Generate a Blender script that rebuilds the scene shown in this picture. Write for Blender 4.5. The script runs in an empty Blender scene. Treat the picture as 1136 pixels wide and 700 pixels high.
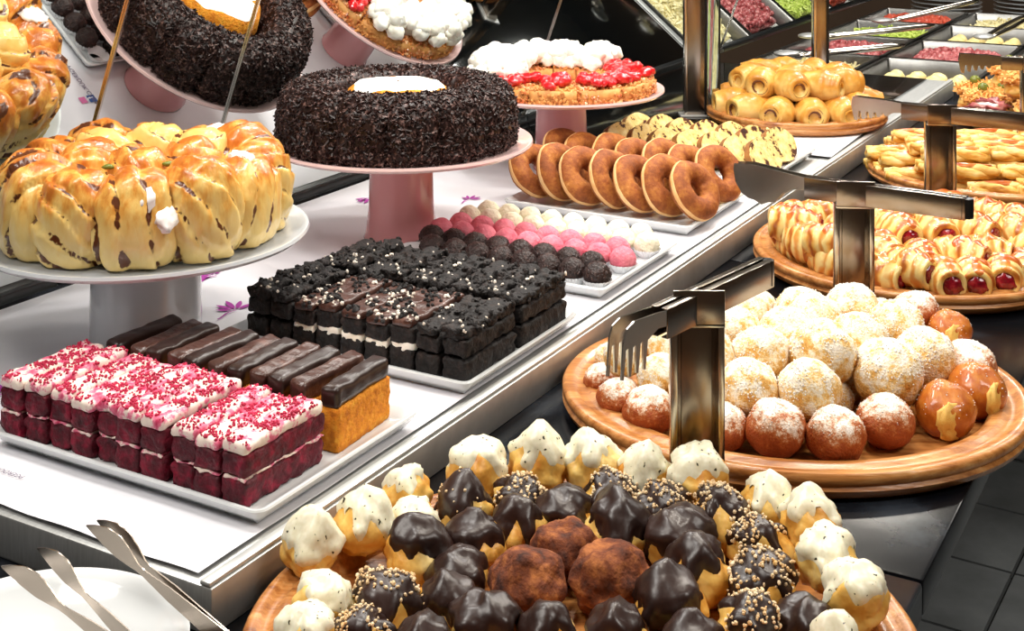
import bpy, bmesh, math, random
import numpy as np
from mathutils import Vector, Matrix, noise, Euler

# ------------------------------------------------------------------ camera, world, lights
FOC, HY, CZ = 1500.0, -160.0, 0.58          # focal length (px), horizon row (px), eye height over the black counter
sc = bpy.context.scene
cam_d = bpy.data.cameras.new('camera'); cam = bpy.data.objects.new('camera', cam_d)
sc.collection.objects.link(cam); sc.camera = cam
cam.location = (0, 0, CZ); cam.rotation_euler = (math.pi/2, 0, 0)
cam_d.sensor_width = 36; cam_d.lens = 36*FOC/1136; cam_d.shift_y = -(350-HY)/1136
cam_d.clip_start = 0.02; cam_d.clip_end = 60
vs = sc.view_settings
vs.view_transform = 'Standard'; vs.look = 'None'; vs.gamma = 1; vs.use_curve_mapping = False
vs.exposure = 0.14
w = bpy.data.worlds.new('World'); sc.world = w; w.use_nodes = True
w.node_tree.nodes['Background'].inputs[0].default_value = (0.5, 0.5, 0.5, 1)
w.node_tree.nodes['Background'].inputs[1].default_value = 0.05

ANG = math.radians(29.7)
CU, SU = math.cos(ANG), math.sin(ANG)
def W(u, v, z=0.0):
    return Vector((-.2226+SU*u-CU*v, 1.0025+CU*u+SU*v, z))
ROT = math.pi/2-ANG        # local x axis along u (away from us), local y along v (towards the mirror)

def area(name, loc, tgt, size, sizey, power, col):
    d = bpy.data.lights.new(name, 'AREA'); d.shape = 'RECTANGLE'; d.size = size; d.size_y = sizey
    d.energy = power; d.color = col
    o = bpy.data.objects.new(name, d); sc.collection.objects.link(o)
    o.location = loc
    o.rotation_euler = (Vector(tgt)-Vector(loc)).to_track_quat('-Z', 'Y').to_euler()
    return o
def spot(name, loc, tgt, power, ang, col, rad=.03):
    d = bpy.data.lights.new(name, 'SPOT'); d.energy = power; d.spot_size = math.radians(ang); d.spot_blend = .6
    d.color = col; d.shadow_soft_size = rad
    o = bpy.data.objects.new(name, d); sc.collection.objects.link(o); o.location = loc
    o.rotation_euler = (Vector(tgt)-Vector(loc)).to_track_quat('-Z', 'Y').to_euler()
    return o
# lamps in the canopy over the display
for k, (u, v, p) in enumerate([(.20, .34, 6.6), (.95, .32, 7.5), (1.7, .25, 7.5), (2.6, .1, 9), (3.6, .1, 10)]):
    area('canopy_lamp', W(u, v, 1.25), W(u, v+.05, 0), .28, .10, p, (1, .97, .92))
for k, (u, v, p) in enumerate([(.35, -.30, 5.5), (1.0, -.35, 7), (1.75, -.35, 8)]):
    area('counter_lamp', W(u+.15, v+.1, 1.3), W(u, v, 0), .25, .12, p, (1, .93, .82))

for k, (x, y) in enumerate([(-1.2, .6), (1.6, .3), (-.6, 3.6), (2.6, 3.4)]):  # unseen area lights added below the ceiling for ambient fill
    area('ambient_fill_light', (x, y, 1.93), (x, y, 0), 1.1, .5, 30, (1, .95, .88))

# ------------------------------------------------------------------ pixel helpers
def at(x, y, z):
    Y = FOC*(CZ-z)/(y-HY)
    return Vector(((x-568)*Y/FOC, Y, z))

# ------------------------------------------------------------------ materials
MATS = {}
def rgb(h):
    h = h.lstrip('#'); c = [int(h[i:i+2], 16)/255 for i in (0, 2, 4)]
    return tuple((x/12.92 if x <= .04045 else ((x+.055)/1.055)**2.4) for x in c)+(1,)
def mat(name, cols, scale=20, detail=4, zmix=0.0, rough=.5, bump=0, bscale=80, bdist=.002, metal=0, spec=.5,
        sss=0, stretch=(1, 1, 1), nrough=.6, wave=None, coat=0, trans=0, ior=1.45, vor=False, contrast=1.0):
    """cols: [(pos,hex)...] looked up by noise mixed with the height on the thing (zmix)"""
    m = bpy.data.materials.new(name); m.use_nodes = True; nt = m.node_tree; N = nt.nodes; L = nt.links
    b = N['Principled BSDF']
    b.inputs['Roughness'].default_value = rough; b.inputs['Metallic'].default_value = metal
    b.inputs['Specular IOR Level'].default_value = spec
    b.inputs['Subsurface Weight'].default_value = sss
    if sss: b.inputs['Subsurface Radius'].default_value = (.01, .005, .003); b.inputs['Subsurface Scale'].default_value = .6
    b.inputs['Coat Weight'].default_value = coat; b.inputs['Coat Roughness'].default_value = .12
    b.inputs['Transmission Weight'].default_value = trans; b.inputs['IOR'].default_value = ior
    tc = N.new('ShaderNodeTexCoord'); oi = N.new('ShaderNodeObjectInfo')
    mul = N.new('ShaderNodeVectorMath'); mul.operation = 'MULTIPLY_ADD'
    mul.inputs[1].default_value = stretch
    L.new(tc.outputs['Object'], mul.inputs[0])
    sr = N.new('ShaderNodeMath'); sr.operation = 'MULTIPLY'; sr.inputs[1].default_value = 7
    L.new(oi.outputs['Random'], sr.inputs[0]); L.new(sr.outputs[0], mul.inputs[2])
    if len(cols) == 1:
        b.inputs['Base Color'].default_value = rgb(cols[0][1])
    else:
        if wave:
            nz = N.new('ShaderNodeTexWave'); nz.inputs['Scale'].default_value = scale
            nz.wave_type, ax = wave[0], wave[1]
            if wave[0] == 'BANDS': nz.bands_direction = ax
            else: nz.rings_direction = ax
            nz.inputs['Distortion'].default_value = wave[2]; nz.inputs['Detail'].default_value = detail
            nz.inputs['Detail Scale'].default_value = wave[3]
        else:
            nz = N.new('ShaderNodeTexNoise'); nz.inputs['Scale'].default_value = scale
            nz.inputs['Detail'].default_value = detail; nz.inputs['Roughness'].default_value = nrough
        L.new(mul.outputs[0], nz.inputs['Vector'])
        fac = nz.outputs['Fac'] if 'Fac' in nz.outputs else nz.outputs[0]
        mr = N.new('ShaderNodeMapRange'); c = .5/contrast if not wave else .5
        mr.inputs[1].default_value = .5-c*.6 if not wave else 0; mr.inputs[2].default_value = .5+c*.6 if not wave else 1
        L.new(fac, mr.inputs[0]); fac = mr.outputs[0]
        if zmix:
            sp = N.new('ShaderNodeSeparateXYZ'); L.new(tc.outputs['Generated'], sp.inputs[0])
            mx = N.new('ShaderNodeMix'); mx.data_type = 'FLOAT'; mx.inputs[0].default_value = zmix
            L.new(fac, mx.inputs[2]); L.new(sp.outputs['Z'], mx.inputs[3]); fac = mx.outputs[0]
        cr = N.new('ShaderNodeValToRGB'); e = cr.color_ramp.elements
        while len(e) < len(cols): e.new(.5)
        for i, (p, h) in enumerate(cols): e[i].position = p; e[i].color = rgb(h)
        L.new(fac, cr.inputs[0]); L.new(cr.outputs[0], b.inputs['Base Color'])
    if bump:
        if vor:
            n2 = N.new('ShaderNodeTexVoronoi'); n2.inputs['Scale'].default_value = bscale; out = n2.outputs['Distance']
        else:
            n2 = N.new('ShaderNodeTexNoise'); n2.inputs['Scale'].default_value = bscale; n2.inputs['Detail'].default_value = 3; out = n2.outputs[0]
        L.new(mul.outputs[0], n2.inputs['Vector'])
        bp = N.new('ShaderNodeBump'); bp.inputs['Strength'].default_value = bump; bp.inputs['Distance'].default_value = bdist
        L.new(out, bp.inputs['Height']); L.new(bp.outputs[0], b.inputs['Normal'])
    MATS[name] = m
    return m

steel = mat('brushed_steel', [(0, '#b4b5b3'), (1, '#d0d1cf')], scale=30, stretch=(1, 12, 1), metal=.8, rough=.46, bump=.05, bscale=60)
steel_pol = mat('polished_steel', [(0, '#c8c2b8')], metal=1, rough=.20)
steel_dark = mat('dark_steel', [(0, '#9a8f84')], metal=1, rough=.22)
pan_steel = mat('pan_steel', [(0, '#8f8f8c'), (1, '#a9a8a5')], scale=30, metal=1, rough=.3)
steel_rail = mat('satin_steel_rail', [(0, '#d5d7d5')], metal=.6, rough=.4)
black_counter = mat('black_slate_counter', [(0, '#07090c'), (.55, '#0c0e12'), (1, '#2a2f36')], scale=9, detail=8, rough=.2, bump=.15, bscale=40, bdist=.001, contrast=1.3, spec=.25)
floor_m = mat('grey_stone_floor', [(0, '#5a5d5e'), (1, '#85898a')], scale=7, detail=8, rough=.45, bump=.3, bscale=12, bdist=.004)
grout_m = mat('floor_grout', [(0, '#0d0e0f')], rough=.8)
black_rubber = mat('black_gasket', [(0, '#0c0f10')], rough=.35)
paper_m = mat('white_paper', [(0, '#d8d8de'), (1, '#e6e5ea')], scale=6, rough=.6, bump=.25, bscale=7, bdist=.006)
porcelain = mat('white_porcelain', [(0, '#d6d9da')], rough=.12, coat=.6)
plate_grey = mat('pale_grey_melamine', [(0, '#d2d6da')], rough=.18, coat=.5)
pink_m = mat('pink_ceramic', [(0, '#dd9da0')], rough=.16, coat=.5)
pink_rim = mat('pale_pink_glaze', [(0, '#f0ccc9')], rough=.14, coat=.5)
wood_m = mat('turned_oiled_wood', [(0, '#7d4520'), (.35, '#a86a34'), (.6, '#c08247'), (1, '#d8a56a')], scale=10, detail=8, nrough=.7, stretch=(.6, 8, 8), rough=.32, bump=.2, bscale=60, coat=.15, contrast=1.5)
glass_m = mat('clear_glass', [(0, '#eef6f4')], trans=1, rough=0, ior=1.45)
mirror_m = mat('mirror_silvering', [(0, '#dfe3e2')], metal=1, rough=.008)
magenta = mat('magenta_print', [(0, '#a7399a')], rough=.6)
violet_print = mat('grey_violet_print', [(0, '#6b6077')], rough=.6)
blue_print = mat('blue_print', [(0, '#3b5a95')], rough=.6)
pink_print = mat('pink_print', [(0, '#cf6f9f')], rough=.6)
white_print = mat('white_print', [(0, '#f4f4f8')], rough=.6)

dough_gold = mat('golden_dough', [(0, '#f0d58e'), (.35, '#ecc46a'), (.62, '#d98f32'), (.85, '#b8611c'), (1, '#93420f')], scale=16, detail=4, zmix=.5, rough=.35, bump=.35, bscale=60, bdist=.002, coat=.25, contrast=1.4)
dough_stripe = mat('twisted_dough', [(0, '#7c4418'), (.08, '#d2923c'), (.35, '#ecc878'), (.8, '#f2d892'), (1, '#dba048')], scale=16, detail=3, wave=('BANDS', 'DIAGONAL', 3.0, 2.0), rough=.38, bump=.4, bscale=50, bdist=.002, coat=.2)
filling_brown = mat('brown_filling', [(0, '#3a1a0c'), (.5, '#6b3a1c'), (1, '#b48a58')], scale=90, rough=.5, bump=.8, bscale=150)
crust_red = mat('baked_crust', [(0, '#e8b562'), (.4, '#d98336'), (.75, '#b4521b'), (1, '#8f360f')], scale=22, zmix=.35, rough=.28, bump=.3, bscale=60, coat=.5, contrast=1.5)
icing = mat('white_icing', [(0, '#f6ece4'), (1, '#ffffff')], scale=20, rough=.25, coat=.3)
powder = mat('icing_sugar', [(0, '#f3e3cb'), (.3, '#fbf4ea'), (1, '#ffffff')], scale=40, rough=.9, bump=.5, bscale=120, contrast=1.3)
sponge_orange = mat('orange_sponge', [(0, '#b0550a'), (.5, '#e08a18'), (1, '#f4b33c')], scale=120, rough=.8, bump=1, bscale=260, bdist=.003)
choco_dark = mat('dark_chocolate_glaze', [(0, '#1c0e0a'), (1, '#36211b')], scale=18, rough=.34, bump=.35, bscale=45, bdist=.003, spec=.6)
choco_mid = mat('milk_chocolate_topping', [(0, '#2c1812'), (.6, '#4b2f27'), (1, '#8b6a60')], scale=50, rough=.3, bump=.6, bscale=90, bdist=.003)
sprinkle_a = mat('chocolate_sprinkles', [(0, '#120806'), (.6, '#2a1613'), (1, '#84665f')], scale=160, rough=.42, spec=.4, contrast=1.6)
sponge_black = mat('black_cocoa_sponge', [(0, '#050303'), (.6, '#140c0b'), (1, '#33251f')], scale=90, rough=.7, bump=1, bscale=160, bdist=.004, contrast=1.3)
cream_m = mat('whipped_cream', [(0, '#e9dcc6'), (.5, '#fbf6ea'), (1, '#ffffff')], scale=40, rough=.5, bump=.4, bscale=90, sss=.1)
crumb_white = mat('white_crumb', [(0, '#cdbba8'), (1, '#fff8ee')], scale=30, rough=.8)
red_velvet = mat('red_velvet_sponge', [(0, '#2c000c'), (.5, '#5c011b'), (1, '#a00c36')], scale=70, rough=.6, bump=1, bscale=150, bdist=.004, contrast=1.2)
red_crumb = mat('red_crumb', [(0, '#8d0628'), (1, '#d8315c')], scale=30, rough=.7)
velvet_icing = mat('pink_dusted_icing', [(0, '#b8164a'), (.40, '#dd7590'), (.56, '#e9d2c8'), (1, '#f0e2d2')], scale=75, detail=6, rough=.6, bump=.5, bscale=90, contrast=1.7)
cocoa = mat('cocoa_dust', [(0, '#35150a'), (.45, '#6e3517'), (1, '#b06a34')], scale=70, rough=.85, bump=1, bscale=110, bdist=.004, contrast=1.5)
choux_m = mat('choux_crust', [(0, '#b26a1c'), (.35, '#d9a046'), (.7, '#e8c06a'), (1, '#f2d68e')], scale=28, rough=.4, bump=.6, bscale=50, bdist=.004, contrast=1.5)
white_choc = mat('speckled_white_glaze', [(0, '#2c2a1c'), (.02, '#4a4632'), (.05, '#e2dbbc'), (1, '#f1ecd4')], scale=210, detail=1, rough=.3, contrast=1.35, bump=.25, bscale=35, bdist=.003, sss=.1)
nut_m = mat('chopped_nuts', [(0, '#d9a457'), (1, '#fbeed0')], scale=60, rough=.5)
dusted = mat('sugar_dusted_dough', [(0, '#a85a1c'), (.26, '#d3923c'), (.44, '#e3b76a'), (.53, '#ecd5aa'), (.66, '#f6ecda'), (1, '#fffdf8')], scale=2.4, detail=10, nrough=.78, zmix=.30, rough=.75, bump=.7, bscale=14, contrast=1.7, bdist=.003)
dusted_brown = mat('browned_dusted_dough', [(0, '#6b2b10'), (.50, '#9c481c'), (.60, '#b56a36'), (.67, '#d9b89c'), (.78, '#f7efe6')], scale=2.2, detail=10, nrough=.75, zmix=.62, rough=.5, bump=.4, bscale=12, contrast=1.8, bdist=.004)
glossy_bun = mat('glossy_fried_dough', [(0, '#8c3a10'), (.5, '#b8601c'), (1, '#dc9038')], scale=2.5, zmix=.3, rough=.25, bump=.25, coat=.5, contrast=1.3)
custard = mat('custard_cream', [(0, '#d99a30'), (1, '#f0cd74')], scale=30, rough=.4, bump=.3)
donut_m = mat('cinnamon_sugar_dough', [(0, '#66300f'), (.45, '#955020'), (.75, '#b5702f'), (1, '#d09858')], scale=45, nrough=.75, rough=.7, bump=.7, bscale=200, bdist=.0015, contrast=1.1)
donut_side = mat('pale_doughnut_side', [(0, '#d99a52'), (1, '#f3d29a')], scale=40, rough=.6, bump=.4)
jam = mat('red_jam', [(0, '#4c0610'), (.6, '#8e1222'), (1, '#d04a4a')], scale=90, rough=.15, bump=.7, bscale=120, coat=.6)
danish_m = mat('danish_dough', [(0, '#a85a1d'), (.12, '#dda049'), (.35, '#eccb7c'), (.8, '#f2d890'), (1, '#d58e3c')], scale=9, detail=3, wave=('BANDS', 'X', 5, 2), rough=.35, bump=.4, bscale=60, coat=.3)
roll_m = mat('bread_roll_crust', [(0, '#eedca2'), (.40, '#e4c070'), (.62, '#cf9238'), (1, '#9c5417')], scale=26, detail=6, zmix=.5, rough=.4, bump=.3, bscale=60, coat=.2, contrast=1.3)
stick_m = mat('flaky_pastry', [(0, '#a85f1e'), (.3, '#dba446'), (.6, '#ecc878'), (1, '#f6e3a4')], scale=40, stretch=(.5, 2, 2), rough=.45, bump=.7, bscale=60, bdist=.003, contrast=1.5)
plum_m = mat('marbled_sponge', [(0, '#3a1c10'), (.30, '#5a2f18'), (.36, '#e6c374'), (1, '#f8e7ae')], scale=55, detail=3, rough=.75, bump=.8, bscale=160, contrast=1.3)
plum_crust = mat('dark_cake_crust', [(0, '#5a3015'), (1, '#b0783c')], scale=40, rough=.6, bump=.5)
truf_brown = mat('brown_truffle', [(0, '#150a08'), (.7, '#2d1814'), (1, '#5e453e')], scale=200, rough=.4, bump=1, bscale=320, bdist=.003, contrast=1.4)
truf_pink = mat('pink_coconut_truffle', [(0, '#d4506c'), (1, '#f29aa6')], scale=60, rough=.7, bump=1, bscale=260, bdist=.002)
truf_white = mat('white_coconut_truffle', [(0, '#e4dbb8'), (1, '#f8f2de')], scale=60, rough=.7, bump=1, bscale=260, bdist=.002)
paper_cup = mat('white_paper_case', [(0, '#e8e8ec')], rough=.7)
berry = mat('glazed_strawberry', [(0, '#b20d14'), (.6, '#dd2327'), (1, '#f8635c')], scale=60, rough=.12, bump=.4, bscale=120, coat=.8)
nut_glaze = mat('glazed_nut_crumb', [(0, '#a8401c'), (.5, '#d98a4a'), (1, '#f0cfa0')], scale=90, rough=.35, coat=.4, contrast=1.6)
tart_base = mat('tart_crust', [(0, '#b06226'), (1, '#e9b367')], scale=60, rough=.6, bump=.8, bscale=90)
ham_m = mat('sliced_ham', [(0, '#7c2a2c'), (.5, '#b3585a'), (1, '#dfa09a')], scale=40, rough=.35, coat=.3, contrast=1.4)
cheese_m = mat('grated_cheese', [(0, '#e0913c'), (1, '#ffd488')], scale=30, rough=.5)
egg_m = mat('boiled_potato', [(0, '#ecd27c'), (1, '#f9ecb4')], scale=20, rough=.4)
lettuce = mat('chopped_lettuce', [(0, '#9fbd2c'), (1, '#e3ee8a')], scale=60, rough=.5)
slaw = mat('shredded_slaw', [(0, '#e3d38a'), (1, '#fbf6d4')], scale=60, rough=.5)
tomato = mat('chopped_tomato', [(0, '#b53428'), (1, '#ef7a5c')], scale=40, rough=.3)
olive = mat('green_olive', [(0, '#4f5a1c'), (1, '#8d9440')], scale=20, rough=.25)

wall_m = mat('warm_brown_wall', [(0, '#5d4a3a'), (1, '#6f5a48')], scale=2, rough=.8)
ceil_m = mat('pale_ceiling', [(0, '#b9b2a8')], rough=.9)
black_glass = mat('black_glass_shelf', [(0, '#07090a')], rough=.06, coat=.3)
# ------------------------------------------------------------------ mesh helpers
COL = sc.collection
class G:
    def __init__(s): s.v = []; s.f = []; s.m = []
    def add(s, vf, mi=0, M=None):
        v, f = vf; n = len(s.v)
        if M is not None: v = [M @ Vector(p) for p in v]
        s.v += [tuple(p) for p in v]; s.f += [tuple(i+n for i in q) for q in f]; s.m += [mi]*len(f)
        return s
def mk(name, g, mats, parent=None, smooth=True, auto=None):
    if not isinstance(g, G): g = G().add(g)
    me = bpy.data.meshes.new(name); me.from_pydata(g.v, [], g.f)
    if not isinstance(mats, (list, tuple)): mats = [mats]
    for m in mats: me.materials.append(m)
    if len(mats) > 1: me.polygons.foreach_set('material_index', g.m)
    bm = bmesh.new(); bm.from_mesh(me); bmesh.ops.recalc_face_normals(bm, faces=bm.faces)
    if auto is not None:
        for e in bm.edges:
            if len(e.link_faces) == 2 and e.calc_face_angle(0) > auto: e.smooth = False
        smooth = True
    bm.to_mesh(me); bm.free()
    me.polygons.foreach_set('use_smooth', [smooth]*len(me.polygons)); me.update()
    o = bpy.data.objects.new(name, me); COL.objects.link(o)
    if parent is not None: o.parent = parent
    return o
def tag(o, label=None, cat=None, group=None, kind=None):
    if label: o['label'] = label
    if cat: o['category'] = cat
    if group: o['group'] = group
    if kind: o['kind'] = kind
    return o
def empty(name, loc=(0, 0, 0), rz=0):
    o = bpy.data.objects.new(name, None); COL.objects.link(o); o.location = loc; o.rotation_euler = (0, 0, rz)
    o.empty_display_size = .02
    return o
USED = set()
def copy_tree(o, parent=None):
    c = o.copy(); COL.objects.link(c); c.parent = parent
    for ch in list(o.children): copy_tree(ch, c)
    return c
def place(proto, loc, rot=(0, 0, 0), scale=1, label=None, cat=None, group=None):
    o = proto if proto.name not in USED else copy_tree(proto)
    USED.add(proto.name); USED.add(o.name)
    o.location = loc; o.rotation_euler = rot
    o.scale = (scale,)*3 if isinstance(scale, (int, float)) else scale
    tag(o, label, cat, group)
    return o
def box(x0, x1, y0, y1, z0, z1):
    v = [(x, y, z) for z in (z0, z1) for y in (y0, y1) for x in (x0, x1)]
    return v, [(0, 2, 3, 1), (4, 5, 7, 6), (0, 1, 5, 4), (2, 6, 7, 3), (0, 4, 6, 2), (1, 3, 7, 5)]
def bbox(x0, x1, y0, y1, z0, z1, b=.001, seg=2):
    bm = bmesh.new(); v, f = box(x0, x1, y0, y1, z0, z1)
    vs_ = [bm.verts.new(p) for p in v]
    for q in f: bm.faces.new([vs_[i] for i in q])
    bmesh.ops.bevel(bm, geom=bm.edges[:], offset=b, segments=seg, affect='EDGES', profile=.5)
    bm.verts.index_update()
    r = [tuple(p.co) for p in bm.verts], [tuple(p.index for p in q.verts) for q in bm.faces]
    bm.free(); return r
def subdiv_box(x0, x1, y0, y1, z0, z1, nx, ny, nz, amp=0, freq=60, seed=0, rnd=.0):
    """box with gridded sides pushed about by noise, corners rounded"""
    bm = bmesh.new(); idx = {}
    def V(i, j, k):
        if (i, j, k) not in idx:
            idx[(i, j, k)] = bm.verts.new((x0+(x1-x0)*i/nx, y0+(y1-y0)*j/ny, z0+(z1-z0)*k/nz))
        return idx[(i, j, k)]
    for i in range(nx):
        for j in range(ny):
            for k in (0, nz): bm.faces.new([V(i, j, k), V(i+1, j, k), V(i+1, j+1, k), V(i, j+1, k)])
    for i in range(nx):
        for k in range(nz):
            for j in (0, ny): bm.faces.new([V(i, j, k), V(i+1, j, k), V(i+1, j, k+1), V(i, j, k+1)])
    for j in range(ny):
        for k in range(nz):
            for i in (0, nx): bm.faces.new([V(i, j, k), V(i, j+1, k), V(i, j+1, k+1), V(i, j, k+1)])
    bm.verts.index_update()
    out = []
    c = Vector(((x0+x1)/2, (y0+y1)/2, (z0+z1)/2)); h = Vector(((x1-x0)/2, (y1-y0)/2, (z1-z0)/2))
    for p in bm.verts:
        q = p.co.copy(); d = q-c
        if rnd:
            lim = [max(a-rnd, 0) for a in h]
            inner = Vector([max(-l, min(l, e)) for l, e in zip(lim, d)])
            r = d-inner
            if r.length > rnd: q = c+inner+r.normalized()*rnd
        if amp:
            nv = noise.noise_vector(q*freq+Vector((seed*3.1, 0, seed)))
            dz = nv*amp
            if q.z <= z0+1e-5: dz.z = 0
            q += dz
        if q.z < z0: q.z = z0
        out.append(tuple(q))
    f = [tuple(p.index for p in q.verts) for q in bm.faces]; bm.free()
    return out, f
ICO = {}
def ico(sub):
    if sub not in ICO:
        bm = bmesh.new(); bmesh.ops.create_icosphere(bm, subdivisions=sub, radius=1)
        bm.verts.index_update()
        ICO[sub] = ([p.co.copy() for p in bm.verts], [tuple(p.index for p in q.verts) for q in bm.faces]); bm.free()
    return ICO[sub]
def fbm(p, o=3):
    return noise.fractal(p, 1.0, 2.0, o)
def blob(seed, rx, ry, rz, amp=.1, freq=1.5, sub=4, flat=.75, fn=None):
    """lumpy ball sitting on z=0; flat: how far down the underside is cut"""
    v, f = ico(sub); out = []; off = Vector((seed*5.3, seed*2.7, seed*1.1))
    for d in v:
        r = 1+amp*fbm(d*freq+off)
        if fn: r *= fn(d)
        p = Vector((d.x*rx*r, d.y*ry*r, d.z*rz*r))
        lo = -rz*flat
        if p.z < lo: p.z = lo+(p.z-lo)*.05
        p.z += rz*flat
        out.append(p)
    zmin = min(p.z for p in out)
    return [(p.x, p.y, p.z-zmin) for p in out], f
def cap(base, t=.0025, thr=.45, wob=.15, freq=60, seed=0, tip=0, lean=(0, 0), tipr=.35, ridge=0, z1=None):
    """skin over the upper part of a blob, its edge running unevenly"""
    v, f = base; V = [Vector(p) for p in v]
    H = max(p.z for p in V); R = max(math.hypot(p.x, p.y) for p in V); c = Vector((0, 0, H*.45))
    k = []; out = []
    for p in V:
        q = p-c
        a = math.atan2(q.y, q.x)
        e = p.z/H-(thr+wob*noise.noise(Vector((math.cos(a)*1.8, math.sin(a)*1.8, seed*3.7))))+lean[0]*p.x/R+lean[1]*p.y/R
        k.append(e)
        s = max(-1, min(1, e*7)); n = q.normalized()
        tt = t*(s if s > 0 else s*1.2)
        tt *= 1+ridge*noise.noise(p*freq+Vector((seed, 0, 0)))
        pp = p+n*tt
        if tip and p.z > c.z:
            rho = math.hypot(p.x-lean[0]*.006, p.y)/(R*tipr)
            g = math.exp(-rho*rho)
            pp.z += tip*g; pp.x += tip*.35*g*math.cos(seed*2.0); pp.y += tip*.35*g*math.sin(seed*2.0)
        out.append(tuple(pp))
    ff = [q for q in f if all(k[i] > -.16 for i in q)]
    used = sorted({i for q in ff for i in q}); mp = {i: j for j, i in enumerate(used)}
    return [out[i] for i in used], [tuple(mp[i] for i in q) for q in ff]
def clump(seed, f=60, t=.05):
    return lambda c, n: noise.noise(c*f+Vector((seed*7.7, 0, 0))) > t
def scatter(vf, n, size, seed, shape='chip', emb=.2, zmin=None, sel=None):
    """many little chips / sprinkles lying on a surface"""
    R = random.Random(seed); v, f = vf; V = [Vector(p) for p in v]; g = G()
    fs = []; ws = []
    for q in f:
        a, b, c = V[q[0]], V[q[1]], V[q[2]]
        nn = (b-a).cross(c-a); A = nn.length
        if A < 1e-12: continue
        cc = sum((V[i] for i in q), Vector())/len(q)
        if zmin is not None and cc.z < zmin: continue
        if sel and not sel(cc, nn/A): continue
        fs.append((q, nn/A, cc)); ws.append(A)
    if not fs: return g
    ctr = sum(V, Vector())/len(V)
    for q, nn, cc in R.choices(fs, ws, k=n):
        a, b, c = V[q[0]], V[q[1]], V[q[2 if len(q) == 3 else R.choice((2, 3))]]
        r1, r2 = R.random(), R.random()
        if r1+r2 > 1: r1, r2 = 1-r1, 1-r2
        p = a+(b-a)*r1+(c-a)*r2
        if nn.dot(p-ctr) < 0: nn = -nn
        s = size*R.uniform(.6, 1.3)
        if shape == 'sprinkle':
            t = Vector((R.gauss(0, 1), R.gauss(0, 1), R.gauss(0, 1))); t = (t-nn*t.dot(nn)*.6).normalized()
            o = nn.cross(t).normalized(); n2 = t.cross(o)
            L_, h = s, size*.14; q0 = p+nn*size*.12
            vv = [q0+t*a_*L_*.5+o*b_*h+n2*c_*h for a_, b_, c_ in ((-1, 1, 0), (-1, -.5, .87), (-1, -.5, -.87), (1, 1, 0), (1, -.5, .87), (1, -.5, -.87))]
            g.add((vv, [(0, 2, 1), (3, 4, 5), (0, 1, 4, 3), (1, 2, 5, 4), (2, 0, 3, 5)]))
        else:
            rot = Euler((R.random()*6, R.random()*6, R.random()*6)).to_matrix()
            sc3 = Vector((1, R.uniform(.6, 1), R.uniform(.5, .9)))
            vv = [p+nn*s*emb+rot @ Vector((x*sc3.x, y*sc3.y, z*sc3.z))*s*.5 for x, y, z in OCT]
            g.add((vv, OCTF))
    return g
OCT = [(1, 0, .2), (-.2, 1, 0), (-1, .1, 0), (0, -1, .1), (.1, 0, .9), (0, .2, -.9), (.6, .6, .5), (-.6, -.6, .4)]
OCT, OCTF = [tuple(p) for p in ico(1)[0]], ico(1)[1]
OCTF = list(OCTF)
def lathe(prof, n=48, sx=1, sy=1, close=True, wob=None):
    v = []; f = []
    for i, (r, z) in enumerate(prof):
        for k in range(n):
            a = 2*math.pi*k/n; rr = r*(wob(a, i) if wob else 1)
            v.append((rr*math.cos(a)*sx, rr*math.sin(a)*sy, z))
    for i in range(len(prof)-1):
        for k in range(n):
            f.append((i*n+k, i*n+(k+1) % n, (i+1)*n+(k+1) % n, (i+1)*n+k))
    if close:
        f.append(tuple(range(n-1, -1, -1))); m = (len(prof)-1)*n; f.append(tuple(m+k for k in range(n)))
    return v, f
def rrect(w_, d_, r, n=5):
    pts = []
    for cx, cy, a0 in ((w_/2-r, d_/2-r, 0), (-w_/2+r, d_/2-r, 90), (-w_/2+r, -d_/2+r, 180), (w_/2-r, -d_/2+r, 270)):
        for k in range(n+1):
            a = math.radians(a0+90*k/n); pts.append((cx+r*math.cos(a), cy+r*math.sin(a)))
    return pts
def rloft(w_, d_, r, prof, n=5, close=True):
    """prof: (inset, z) loops of a rounded rectangle"""
    v = []; f = []; m = 4*(n+1)
    for ins, z in prof:
        for x, y in rrect(w_-2*ins, d_-2*ins, max(r-ins, .0015), n): v.append((x, y, z))
    for i in range(len(prof)-1):
        for k in range(m): f.append((i*m+k, i*m+(k+1) % m, (i+1)*m+(k+1) % m, (i+1)*m+k))
    if close:
        f.append(tuple(range(m-1, -1, -1))); q = (len(prof)-1)*m; f.append(tuple(q+k for k in range(m)))
    return v, f
def prism(poly, y0, y1):
    n = len(poly); v = [(x, y0, z) for x, z in poly]+[(x, y1, z) for x, z in poly]
    return v, [tuple(range(n)), tuple(range(2*n-1, n-1, -1))]+[(k, (k+1) % n, n+(k+1) % n, n+k) for k in range(n)]
def tube(pts, r, n=8):
    v = []; f = []; P = [Vector(p) for p in pts]
    for i, p in enumerate(P):
        t = (P[min(i+1, len(P)-1)]-P[max(i-1, 0)]).normalized()
        a = t.cross(Vector((0, 0, 1)));
        if a.length < .1: a = t.cross(Vector((1, 0, 0)))
        a.normalize(); b = t.cross(a)
        rr = r[i] if isinstance(r, (list, tuple)) else r
        for k in range(n):
            q = 2*math.pi*k/n; v.append(tuple(p+a*math.cos(q)*rr+b*math.sin(q)*rr))
    for i in range(len(P)-1):
        for k in range(n): f.append((i*n+k, i*n+(k+1) % n, (i+1)*n+(k+1) % n, (i+1)*n+k))
    f.append(tuple(range(n-1, -1, -1))); m = (len(P)-1)*n; f.append(tuple(m+k for k in range(n)))
    return v, f
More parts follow.
